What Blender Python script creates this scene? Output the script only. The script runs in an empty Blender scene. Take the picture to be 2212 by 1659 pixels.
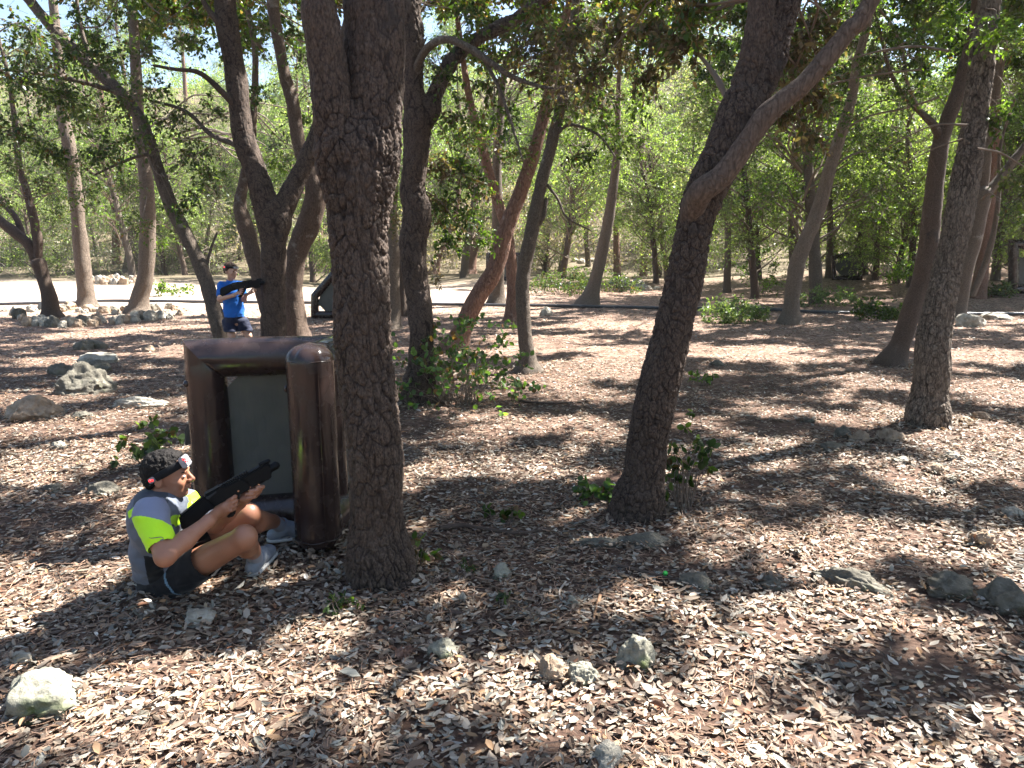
import bpy, bmesh, math, random
import numpy as np
from mathutils import Vector, Matrix

# ------------------------------------------------------------------ camera, sky, sun, exposure
sc = bpy.context.scene
COL = sc.collection
CAMH, PITCH, HFOV = 1.72, math.radians(10.7), math.radians(68.0)
cam = bpy.data.cameras.new("camera"); camo = bpy.data.objects.new("camera", cam); COL.objects.link(camo)
camo.location = (0, 0, CAMH); camo.rotation_euler = (math.radians(90) - PITCH, 0, 0)
cam.sensor_width = 36; cam.lens = 18 / math.tan(HFOV / 2); cam.clip_end = 600; cam.clip_start = 0.05
sc.camera = camo
SUN_EL, SUN_AZ = math.radians(53), math.radians(62)      # azimuth from +Y (away from the viewer) towards +X
wd = bpy.data.worlds.new("World"); sc.world = wd; wd.use_nodes = True
nt = wd.node_tree; nt.nodes.clear()
sky = nt.nodes.new('ShaderNodeTexSky'); sky.sky_type = 'NISHITA'; sky.sun_disc = False
sky.sun_elevation = SUN_EL; sky.sun_rotation = SUN_AZ; sky.air_density = 1.0; sky.dust_density = 1.2; sky.ozone_density = 1.2
bg = nt.nodes.new('ShaderNodeBackground'); bg.inputs[1].default_value = 0.055
wo = nt.nodes.new('ShaderNodeOutputWorld')
nt.links.new(sky.outputs[0], bg.inputs[0]); nt.links.new(bg.outputs[0], wo.inputs[0])
sl = bpy.data.lights.new("sun", 'SUN'); sl.energy = 5.0; sl.angle = math.radians(0.55); sl.color = (1.0, 0.965, 0.91)
so = bpy.data.objects.new("sun", sl); COL.objects.link(so)
TOSUN = Vector((math.cos(SUN_EL) * math.sin(SUN_AZ), math.cos(SUN_EL) * math.cos(SUN_AZ), math.sin(SUN_EL)))
so.rotation_euler = TOSUN.to_track_quat('Z', 'Y').to_euler(); so.location = (20, 10, 30)
sc.view_settings.view_transform = 'Standard'; sc.view_settings.look = 'None'; sc.view_settings.gamma = 1
sc.view_settings.exposure = 2.5
sc.cycles.max_bounces = 6; sc.cycles.diffuse_bounces = 4; sc.cycles.transmission_bounces = 4
sc.cycles.glossy_bounces = 2; sc.cycles.transparent_max_bounces = 4
sc.cycles.use_denoising = True; sc.cycles.sample_clamp_indirect = 8

# ------------------------------------------------------------------ helpers
rng = np.random.default_rng(7); random.seed(7)
FPX = 512 / math.tan(HFOV / 2); SV = 1024 / 2212.0
def _ray(vx, vy):
    cx = (vx * SV - 512) / FPX; cy = (384 - vy * SV) / FPX
    return np.array([cx, math.cos(PITCH) + cy * math.sin(PITCH), -math.sin(PITCH) + cy * math.cos(PITCH)])
def W(vx, vy, y):                       # point of the photograph's ray at distance y from the camera's plane
    d = _ray(vx, vy); t = y / d[1]
    return np.array([d[0] * t, y, CAMH + d[2] * t])
def zdep(p):                            # distance along the optical axis
    return p[1] * math.cos(PITCH) - (p[2] - CAMH) * math.sin(PITCH)
def mV(w, p):                           # width on the photograph to metres at point p
    return w * SV * zdep(p) / FPX
def _h(ix, iy, iz):
    n = (ix * 73856093) ^ (iy * 19349663) ^ (iz * 83492791)
    n = (n ^ (n >> 13)) * 1274126177; n = n & 0x7fffffff
    n = (n ^ (n >> 16)) * 1103515245 + 12345
    return (n & 0xffffff) / float(0xffffff)
def vnoise(x, y, z=0.0):                # value noise -1..1
    x, y, z = np.broadcast_arrays(np.asarray(x, float), np.asarray(y, float), np.asarray(z, float))
    ix, iy, iz = np.floor(x).astype(np.int64), np.floor(y).astype(np.int64), np.floor(z).astype(np.int64)
    fx, fy, fz = x - ix, y - iy, z - iz
    fx, fy, fz = fx*fx*(3-2*fx), fy*fy*(3-2*fy), fz*fz*(3-2*fz)
    r = 0
    for a in (0, 1):
        for b in (0, 1):
            for c in (0, 1):
                r = r + _h(ix+a, iy+b, iz+c) * (fx if a else 1-fx) * (fy if b else 1-fy) * (fz if c else 1-fz)
    return r * 2 - 1
def sstep(t):
    t = np.clip(t, 0, 1); return t*t*(3-2*t)
def voro(u, v, seed=0):                 # F2-F1 and cell id of a jittered grid
    iu, iv = np.floor(u).astype(np.int64), np.floor(v).astype(np.int64)
    f1 = np.full(u.shape, 9.0); f2 = f1.copy(); cid = np.zeros(u.shape)
    for a in (-1, 0, 1):
        for b in (-1, 0, 1):
            cu = iu+a; cv = iv+b
            jx = _h(cu, cv, cu*0+seed); jy = _h(cu, cv, cu*0+seed+17)
            d = np.hypot(cu+jx-u, cv+jy-v); idv = _h(cu, cv, cu*0+seed+31)
            near = d < f1
            f2 = np.where(near, f1, np.minimum(f2, d)); cid = np.where(near, idv, cid); f1 = np.where(near, d, f1)
    return f2-f1, cid
def gh(x, y):
    x = np.asarray(x, float); y = np.asarray(y, float)
    z = 0.035*vnoise(x*0.45+3, y*0.45) + 0.014*vnoise(x*1.7, y*1.7+5)
    far = sstep((y-38)/50)
    z = z + far*(17 + 2.5*vnoise(x*0.06, y*0.05+2)) + 0.25*sstep((y-18)/14)*vnoise(x*0.15, y*0.2)
    z = z + 0.9*sstep((x-6)/12)*sstep((y-17)/14)
    return z
def G(vx, vy):                          # where the photograph's ray meets the ground
    d = _ray(vx, vy); o = np.array([0, 0, CAMH]); lo, t = 0.5, 0.5
    while t < 140:
        p = o + d*t
        if p[2] < float(gh(p[0], p[1])): break
        lo = t; t += 0.05 + t*0.01
    hi = t
    for _ in range(20):
        m = (lo+hi)/2; p = o+d*m
        if p[2] < float(gh(p[0], p[1])): hi = m
        else: lo = m
    return o + d*hi
def onground(x, y, dz=0.0): return np.array([x, y, float(gh(x, y))+dz])

def mesh(name, V, F, mat=None, smooth=False, col=None, mats=None, mi=None, attr=None):
    V = np.ascontiguousarray(V, dtype=np.float32)
    me = bpy.data.meshes.new(name)
    me.vertices.add(len(V)); me.vertices.foreach_set('co', V.ravel())
    if isinstance(F, np.ndarray):
        F = np.ascontiguousarray(F, dtype=np.int32); k = F.shape[1]
        me.loops.add(F.size); me.loops.foreach_set('vertex_index', F.ravel())
        me.polygons.add(len(F)); me.polygons.foreach_set('loop_start', np.arange(0, F.size, k, dtype=np.int32))
        try: me.polygons.foreach_set('loop_total', np.full(len(F), k, dtype=np.int32))
        except Exception: pass
    else:
        ln = np.array([len(f) for f in F], dtype=np.int32)
        fl = np.array([i for f in F for i in f], dtype=np.int32)
        me.loops.add(len(fl)); me.loops.foreach_set('vertex_index', fl)
        me.polygons.add(len(F)); me.polygons.foreach_set('loop_start', (np.cumsum(ln)-ln).astype(np.int32))
        try: me.polygons.foreach_set('loop_total', ln)
        except Exception: pass
    me.polygons.foreach_set('use_smooth', np.full(len(F), bool(smooth)))
    if mats:
        for m in mats: me.materials.append(m)
        if mi is not None: me.polygons.foreach_set('material_index', np.asarray(mi, dtype=np.int32))
    elif mat: me.materials.append(mat)
    if col is not None:
        a = me.color_attributes.new('Col', 'FLOAT_COLOR', 'POINT')
        c4 = np.ones((len(V), 4), dtype=np.float32); c4[:, :3] = col; a.data.foreach_set('color', c4.ravel())
    if attr is not None:
        for k_, arr in attr.items():
            a = me.attributes.new(k_, 'FLOAT', 'POINT'); a.data.foreach_set('value', np.asarray(arr, dtype=np.float32))
    me.update(calc_edges=True); me.validate()
    return me
def link(name, data, parent=None, loc=None):
    o = bpy.data.objects.new(name, data); COL.objects.link(o)
    if loc is not None: o.location = tuple(float(v) for v in loc)
    if parent is not None: o.parent = parent
    return o
def tag(o, label=None, cat=None, group=None, kind=None):
    if label: o['label'] = label
    if cat: o['category'] = cat
    if group: o['group'] = group
    if kind: o['kind'] = kind
    return o
def thing(name, loc, label, cat, group=None):
    return tag(link(name, None, None, loc), label, cat, group)
def copy_tree(o, parent=None):
    c = o.copy(); COL.objects.link(c)
    if parent is not None: c.parent = parent
    for ch in list(o.children): copy_tree(ch, c)
    return c
class Acc:                              # collects quads
    def __init__(s): s.V = []; s.F = []; s.C = []; s.n = 0
    def add(s, V, F, C=None):
        s.V.append(V); s.F.append(F + s.n); s.n += len(V)
        if C is not None: s.C.append(C)
    def mesh(s, name, mat, smooth=False, off=None):
        V = np.concatenate(s.V)
        if off is not None: V = V - np.asarray(off)
        return mesh(name, V, np.concatenate(s.F), mat, smooth, np.concatenate(s.C) if s.C else None)

# ------------------------------------------------------------------ materials
def newmat(name):
    m = bpy.data.materials.new(name); m.use_nodes = True; t = m.node_tree
    return m, t, t.nodes['Principled BSDF'], t.nodes['Material Output']
def N(t, kind, **kw):
    n = t.nodes.new(kind)
    for k, v in kw.items():
        if k.startswith('i_'):
            key = k[2:]; key = int(key) if key.isdigit() else key
            n.inputs[key].default_value = v
        else: setattr(n, k, v)
    return n
def ramp(t, fac, stops):
    r = t.nodes.new('ShaderNodeValToRGB'); e = r.color_ramp.elements
    while len(e) < len(stops): e.new(0.5)
    for i, (p, c) in enumerate(stops):
        e[i].position = p; e[i].color = (*c, 1) if len(c) == 3 else c
    t.links.new(fac, r.inputs[0]); return r
def plain(name, c, rough=0.6, spec=0.5, bump=0.0, bscale=60, var=0.0, coat=0.0, sheen=0.0, metal=0.0):
    m, t, b, o = newmat(name)
    b.inputs['Base Color'].default_value = (*c, 1); b.inputs['Roughness'].default_value = rough
    b.inputs['Specular IOR Level'].default_value = spec; b.inputs['Coat Weight'].default_value = coat
    b.inputs['Sheen Weight'].default_value = sheen; b.inputs['Metallic'].default_value = metal
    tc = N(t, 'ShaderNodeTexCoord')
    if var or bump:
        n = N(t, 'ShaderNodeTexNoise', i_Scale=bscale, i_Detail=4.0); t.links.new(tc.outputs['Object'], n.inputs['Vector'])
        if bump:
            bp = N(t, 'ShaderNodeBump', i_Strength=bump, i_Distance=0.01)
            t.links.new(n.outputs[0], bp.inputs['Height']); t.links.new(bp.outputs[0], b.inputs['Normal'])
        if var:
            n2 = N(t, 'ShaderNodeTexNoise', i_Scale=bscale*0.2, i_Detail=5.0); t.links.new(tc.outputs['Object'], n2.inputs['Vector'])
            r = ramp(t, n2.outputs[0], [(0.3, tuple(v*(1-var) for v in c)), (0.7, tuple(min(1, v*(1+var)) for v in c))])
            t.links.new(r.outputs[0], b.inputs['Base Color'])
    return m
def bark(name, dark, light, sc_=22.0, zs=0.33, dist=0.02, patch=(0.3, 0.27, 0.23), patchamt=0.62, rough=0.85, crack=0.22):
    m, t, b, o = newmat(name); L = t.links.new
    tc = N(t, 'ShaderNodeTexCoord'); mp = N(t, 'ShaderNodeMapping'); mp.inputs['Scale'].default_value = (1, 1, zs)
    L(tc.outputs['Object'], mp.inputs[0])
    nz = N(t, 'ShaderNodeTexNoise', i_Scale=sc_*0.5, i_Detail=5.0); L(mp.outputs[0], nz.inputs['Vector'])
    mx = N(t, 'ShaderNodeMixRGB', blend_type='ADD'); mx.inputs[0].default_value = 0.16
    L(mp.outputs[0], mx.inputs[1]); L(nz.outputs['Color'], mx.inputs[2])
    vo = N(t, 'ShaderNodeTexVoronoi', feature='DISTANCE_TO_EDGE', i_Scale=sc_); L(mx.outputs[0], vo.inputs['Vector'])
    fn = N(t, 'ShaderNodeTexNoise', i_Scale=sc_*4, i_Detail=6.0); L(mp.outputs[0], fn.inputs['Vector'])
    r1 = ramp(t, vo.outputs['Distance'], [(0.0, (0.25, 0.25, 0.25)), (0.09, (1, 1, 1))])
    r2 = ramp(t, fn.outputs[0], [(0.3, dark), (0.72, light)])
    ca = N(t, 'ShaderNodeAttribute', attribute_name='fissure'); cr_ = ramp(t, ca.outputs['Fac'], [(0.0, (1, 1, 1)), (1.0, (0.22, 0.2, 0.2))]); mf = N(t, 'ShaderNodeMixRGB', blend_type='MULTIPLY'); mf.inputs[0].default_value = 1; L(r2.outputs[0], mf.inputs[1]); L(cr_.outputs[0], mf.inputs[2]); r2 = mf
    pn = N(t, 'ShaderNodeTexNoise', i_Scale=3.2, i_Detail=6.0, i_Roughness=0.65); L(tc.outputs['Object'], pn.inputs['Vector'])
    rp = ramp(t, pn.outputs[0], [(patchamt, (0, 0, 0)), (patchamt+0.1, (1, 1, 1))])
    m2 = N(t, 'ShaderNodeMixRGB'); L(rp.outputs[0], m2.inputs[0]); L(r2.outputs[0], m2.inputs[1]); m2.inputs[2].default_value = (*patch, 1)
    m3 = N(t, 'ShaderNodeMixRGB', blend_type='MULTIPLY'); m3.inputs[0].default_value = crack
    L(m2.outputs[0], m3.inputs[1]); L(r1.outputs[0], m3.inputs[2]); L(m3.outputs[0], b.inputs['Base Color'])
    ad = N(t, 'ShaderNodeMath', operation='MULTIPLY_ADD'); L(fn.outputs[0], ad.inputs[0]); ad.inputs[1].default_value = 0.35; L(r1.outputs[0], ad.inputs[2])
    bp = N(t, 'ShaderNodeBump', i_Strength=1.0, i_Distance=dist); L(ad.outputs[0], bp.inputs['Height']); L(bp.outputs[0], b.inputs['Normal'])
    b.inputs['Roughness'].default_value = rough; b.inputs['Specular IOR Level'].default_value = 0.35
    return m
def leafmat(name, trans=0.35, rough=0.45, tint=(1.5, 1.6, 0.5), spec=0.4):
    m, t, b, o = newmat(name); L = t.links.new
    at = N(t, 'ShaderNodeVertexColor', layer_name='Col')
    L(at.outputs[0], b.inputs['Base Color']); b.inputs['Roughness'].default_value = rough; b.inputs['Specular IOR Level'].default_value = spec
    if trans:
        tr = N(t, 'ShaderNodeBsdfTranslucent'); mu = N(t, 'ShaderNodeMixRGB', blend_type='MULTIPLY'); mu.inputs[0].default_value = 1
        L(at.outputs[0], mu.inputs[1]); mu.inputs[2].default_value = (*tint, 1); L(mu.outputs[0], tr.inputs[0])
        ms = N(t, 'ShaderNodeMixShader'); ms.inputs[0].default_value = trans
        L(b.outputs[0], ms.inputs[1]); L(tr.outputs[0], ms.inputs[2]); L(ms.outputs[0], o.inputs[0])
    return m
M = {}
M['oak'] = bark('dark_oak_bark', (0.042, 0.028, 0.021), (0.135, 0.095, 0.07), 34, 0.42, 0.004, (0.045, 0.035, 0.03), 0.60, crack=0.1)
M['oakpale'] = bark('pale_oak_bark', (0.07, 0.046, 0.033), (0.16, 0.112, 0.082), 20, 0.4, 0.006, (0.3, 0.27, 0.23), 0.6, crack=0.2)
M['grey'] = bark('grey_bark', (0.065, 0.05, 0.038), (0.185, 0.145, 0.11), 30, 0.4, 0.010, (0.3, 0.27, 0.23), 0.62)
M['pine'] = bark('red_pine_bark', (0.12, 0.062, 0.042), (0.29, 0.17, 0.12), 18, 0.3, 0.02, (0.3, 0.22, 0.18), 0.6)
M['pinegrey'] = bark('grey_pine_bark', (0.10, 0.077, 0.058), (0.25, 0.195, 0.15), 26, 0.35, 0.014, (0.26, 0.23, 0.17), 0.66)
M['twig'] = plain('twig_bark', (0.17, 0.13, 0.10), 0.8, 0.2)
M['deadtwig'] = plain('dead_twig_bark', (0.3, 0.25, 0.21), 0.8, 0.2)
M['leaf'] = leafmat('tree_leaf', 0.48, 0.4)
M['dryleaf'] = leafmat('litter_leaf', 0.12, 0.6, (1.1, 0.9, 0.6), 0.3)

# ------------------------------------------------------------------ tubes
def catmull(P, R, step):
    P = np.asarray(P, float); R = np.asarray(R, float)
    if len(P) == 2: P = np.vstack([P[0], (P[0]+P[1])/2, P[1]]); R = np.array([R[0], (R[0]+R[1])/2, R[1]])
    A = np.vstack([2*P[0]-P[1], P, 2*P[-1]-P[-2]]); oP = []; oR = []
    for i in range(len(P)-1):
        p0, p1, p2, p3 = A[i], A[i+1], A[i+2], A[i+3]
        n = max(1, int(np.linalg.norm(p2-p1)/step)); t = np.linspace(0, 1, n, endpoint=False)[:, None]
        oP.append(0.5*((2*p1)+(-p0+p2)*t+(2*p0-5*p1+4*p2-p3)*t*t+(-p0+3*p1-3*p2+p3)*t**3)); oR.append(R[i]+(R[i+1]-R[i])*t[:, 0])
    oP.append(P[-1:]); oR.append(R[-1:])
    return np.vstack(oP), np.concatenate(oR)
def tube(P, R, step=0.05, sides=12, lump=0.0, disp=None, seed=0, capend=True):
    C, r = catmull(P, R, step); n = len(C)
    T = np.gradient(C, axis=0); T /= np.linalg.norm(T, axis=1)[:, None]+1e-9
    ref = np.array([1.0, 0, 0]) if abs(T[0][0]) < 0.8 else np.array([0, 1.0, 0])
    Nn = np.zeros_like(C); v = ref - T[0]*ref.dot(T[0]); v /= np.linalg.norm(v); Nn[0] = v
    for i in range(1, n):
        v = v - T[i]*v.dot(T[i]); v /= np.linalg.norm(v); Nn[i] = v
    B = np.cross(T, Nn); th = np.linspace(0, 2*np.pi, sides, endpoint=False)
    D = Nn[:, None, :]*np.cos(th)[None, :, None] + B[:, None, :]*np.sin(th)[None, :, None]
    rr = np.repeat(r[:, None], sides, 1)
    L = np.concatenate([[0], np.cumsum(np.linalg.norm(np.diff(C, axis=0), axis=1))])
    if lump:
        f = 1.0/max(r.mean()*2.2, 0.02)
        q = C[:, None, :] + D*rr[..., None]
        rr = rr*(1+lump*vnoise(q[..., 0]*f+seed, q[..., 1]*f, q[..., 2]*f*0.6)+0.5*lump*vnoise(q[..., 0]*f*3+seed, q[..., 1]*f*3, q[..., 2]*f*2))
    if disp is not None: rr = rr + disp(th[None, :]*np.ones((n, 1)), L[:, None]*np.ones((1, sides)), rr, C[:, None, :]+D*rr[..., None])
    if capend:
        e_ = np.clip((L[-1]-L)/max(r[-1]*0.9, 1e-6), 0.002, 1); rr = rr*np.sqrt(1-(1-e_)**2)[:, None]
    V = (C[:, None, :]+D*rr[..., None]).reshape(-1, 3)
    i = np.arange(n-1)[:, None]; j = np.arange(sides)[None, :]; j2 = (j+1) % sides
    F = np.stack([i*sides+j, i*sides+j2, (i+1)*sides+j2, (i+1)*sides+j], -1).reshape(-1, 4)
    return V, F
def plates(cu=0.03, cv=0.05, depth=0.006, seed=0):
    def f(th, L, rr, q):
        rm = rr.mean(); nu = max(6, round(2*np.pi*rm/cu))
        out = 0
        for sgn in (1,):
            u = th/(2*np.pi)*nu; v = L/cv
            u = u + 0.35*vnoise(q[..., 0]*30, q[..., 1]*30, q[..., 2]*14+seed); v = v + 0.5*vnoise(q[..., 0]*25+9, q[..., 1]*25, q[..., 2]*20+seed)
            # wrap u so that the seam matches
            iu, iv = np.floor(u).astype(np.int64), np.floor(v).astype(np.int64)
            f1 = np.full(u.shape, 9.0); f2 = f1.copy(); cid = np.zeros(u.shape)
            for a in (-1, 0, 1):
                for b in (-1, 0, 1):
                    cu_ = iu+a; cv_ = iv+b; w = np.mod(cu_, nu)
                    jx = _h(w, cv_, w*0+seed); jy = _h(w, cv_, w*0+seed+17); d = np.hypot(cu_+jx-u, cv_+jy-v); idv = _h(w, cv_, w*0+seed+31)
                    near = d < f1; f2 = np.where(near, f1, np.minimum(f2, d)); cid = np.where(near, idv, cid); f1 = np.where(near, d, f1)
            e = f2-f1
            out = depth*(np.clip(e/0.22, 0, 1)**0.6-0.75) + depth*0.7*(cid-0.5)
        out = out + depth*0.35*vnoise(q[..., 0]*120, q[..., 1]*120, q[..., 2]*60)
        out = out*np.clip(0.55+0.9*vnoise(q[..., 0]*4, q[..., 1]*4, q[..., 2]*2.2+seed), 0.15, 1)
        return out
    return f

# ------------------------------------------------------------------ foliage
PAL = {
 'green': [((0.035, 0.065, 0.018), 4), ((0.06, 0.10, 0.024), 4), ((0.10, 0.16, 0.03), 2), ((0.13, 0.08, 0.04), .5)],
 'dark': [((0.05, 0.08, 0.03), 5), ((0.075, 0.115, 0.04), 4), ((0.13, 0.18, 0.05), 2), ((0.14, 0.08, 0.04), .8)],
 'bright': [((0.10, 0.17, 0.035), 4), ((0.17, 0.26, 0.045), 3), ((0.06, 0.10, 0.025), 3)],
 'brown': [((0.13, 0.10, 0.07), 5), ((0.18, 0.135, 0.095), 3), ((0.06, 0.085, 0.03), 4), ((0.09, 0.06, 0.042), 3)],
 'mixed': [((0.05, 0.09, 0.022), 4), ((0.11, 0.17, 0.03), 3), ((0.17, 0.11, 0.06), 1.6), ((0.12, 0.08, 0.05), 1)],
 'ivy': [((0.08, 0.15, 0.05), 5), ((0.13, 0.22, 0.06), 3), ((0.06, 0.10, 0.035), 3), ((0.22, 0.12, 0.06), 1)],
 'pale': [((0.13, 0.18, 0.09), 4), ((0.09, 0.14, 0.06), 4), ((0.2, 0.24, 0.13), 2)],
 'scrub': [((0.20, 0.25, 0.13), 4), ((0.30, 0.33, 0.22), 3), ((0.12, 0.16, 0.07), 3), ((0.36, 0.31, 0.25), 2)],
 'rose': [((0.34, 0.28, 0.24), 5), ((0.42, 0.35, 0.31), 3), ((0.22, 0.25, 0.14), 2.5), ((0.17, 0.12, 0.09), 2)],
 'far': [((0.20, 0.28, 0.10), 4), ((0.32, 0.40, 0.16), 3), ((0.13, 0.19, 0.07), 3)],  # far leaves lightened: their sunlit brightness is put into the colour
 'pine': [((0.07, 0.10, 0.035), 4), ((0.11, 0.14, 0.05), 3), ((0.2, 0.19, 0.1), 1)],
}
def pick(pal, n, jit=0.18):
    cs = np.array([c for c, w in PAL[pal]]); w = np.array([w for c, w in PAL[pal]], float); w /= w.sum()
    c = cs[rng.choice(len(cs), n, p=w)]
    return c*(1+jit*rng.normal(size=(n, 1))).clip(0.5, 1.6)
def rsph(n):
    v = rng.normal(size=(n, 3)); return v/np.linalg.norm(v, axis=1)[:, None]
def leaves(P, D, size, col, wid=0.5, six=True, up=0.5, curl=0.25):
    n = len(P); D = D/(np.linalg.norm(D, axis=1)[:, None]+1e-9)
    nr = rsph(n); nr[:, 2] = nr[:, 2]+up; S = np.cross(D, nr); S /= np.linalg.norm(S, axis=1)[:, None]+1e-9
    U = np.cross(S, D); size = np.asarray(size)*np.ones(n); w = (wid*size*(0.8+0.4*rng.random(n)))[:, None]/2; s = size[:, None]
    f = (curl*(rng.random(n)-0.3))[:, None]*s
    if six:
        V = np.stack([P, P+D*s*0.3+S*w*0.95+U*f*0.7, P+D*s*0.7+S*w*0.8+U*f*0.7, P+D*s+U*f*-0.3, P+D*s*0.7-S*w*0.8+U*f*0.7, P+D*s*0.3-S*w*0.95+U*f*0.7], 1)
        b = np.arange(n)[:, None]*6; F = np.concatenate([b+np.array([[0, 1, 2, 3]]), b+np.array([[0, 3, 4, 5]])]); k = 6
    else:
        V = np.stack([P, P+D*s*0.45+S*w+U*f*0.4, P+D*s, P+D*s*0.5-S*w+U*f*0.4], 1)
        b = np.arange(n)[:, None]*4; F = b+np.array([[0, 1, 2, 3]]); k = 4
    return V.reshape(-1, 3), F, np.repeat(col, k, axis=0)
def twigs(A, D, Ln, r0, droop=0.25, K=5, wob=0.12, sides=3):
    n = len(A); t = np.linspace(0, 1, K)[None, :, None]
    P = A[:, None, :] + D[:, None, :]*Ln[:, None, None]*t
    P[..., 2] -= (droop*Ln)[:, None]*t[..., 0]**2
    nz = rng.normal(size=(n, K, 3))*wob*Ln[:, None, None]/K; nz[:, 0] = 0; P = P + np.cumsum(nz, axis=1)
    S = np.cross(D, rsph(n)); S /= np.linalg.norm(S, axis=1)[:, None]+1e-9; U = np.cross(S, D)
    th = np.arange(sides)*2*np.pi/sides
    ring = S[:, None, :]*np.cos(th)[None, :, None]+U[:, None, :]*np.sin(th)[None, :, None]
    rr = (np.asarray(r0)*np.ones(n))[:, None]*np.linspace(1, 0.3, K)[None, :]
    V = P[:, :, None, :]+ring[:, None, :, :]*rr[:, :, None, None]
    i = np.arange(K-1)[:, None]; j = np.arange(sides)[None, :]; j2 = (j+1) % sides
    f = np.stack([i*sides+j, i*sides+j2, (i+1)*sides+j2, (i+1)*sides+j], -1).reshape(-1, 4)
    F = (np.arange(n)[:, None, None]*K*sides+f[None]).reshape(-1, 4)
    return P, V.reshape(-1, 3), F
class Fol:                              # foliage and twigs of one plant
    def __init__(s): s.L = Acc(); s.T = Acc()
    def clump(s, c, r, n, pal='green', size=0.05, per=9, flat=0.7, droop=0.25, six=True, twr=0.0022, up=0.5, wid=0.5, K=5, bare=False):
        c = np.asarray(c, float); m = max(1, int(n/per))
        A = c + rsph(m)*r*0.35*rng.random((m, 1))*np.array([1, 1, flat]); D = rsph(m)*np.array([1, 1, flat]); D /= np.linalg.norm(D, axis=1)[:, None]
        Ln = r*(0.45+0.55*rng.random(m))
        P, V, F = twigs(A, D, Ln, twr, droop, K); s.T.add(V, F)
        if bare: return
        q = rng.random((m, per))*0.85+0.15; idx = q*(K-1); i0 = np.minimum(np.floor(idx).astype(int), K-2); fr = (idx-i0)[..., None]
        ar = np.arange(m)[:, None]; Q = P[ar, i0]*(1-fr)+P[ar, i0+1]*fr; td = P[ar, i0+1]-P[ar, i0]; td /= np.linalg.norm(td, axis=2)[..., None]+1e-9
        Q = Q.reshape(-1, 3); d = td.reshape(-1, 3)*0.7+rsph(len(Q))*0.9; d[:, 2] -= 0.25
        s.L.add(*leaves(Q, d, size*(0.65+0.7*rng.random(len(Q))), pick(pal, len(Q)), wid, six, up))
    def branch(s, a, b, r, sag=0.0, sides=5):
        a = np.asarray(a, float); b = np.asarray(b, float); L = np.linalg.norm(b-a)
        m1 = a+(b-a)*0.35+rng.normal(size=3)*L*0.06; m2 = a+(b-a)*0.7+rng.normal(size=3)*L*0.06; m1[2] += sag*L; m2[2] += sag*L
        V, F = tube([a, m1, m2, b], [r, r*0.75, r*0.5, r*0.25], max(0.06, L/14), sides, 0.08, capend=False); s.T.add(V, F)
    def link(s, root, org, leafm=None, twigm=None):
        if s.T.V: link('twigs', s.T.mesh('twigs', twigm or M['twig'], True, org), root)
        if s.L.V: link('foliage', s.L.mesh('foliage', leafm or M['leaf'], False, org), root)
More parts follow.
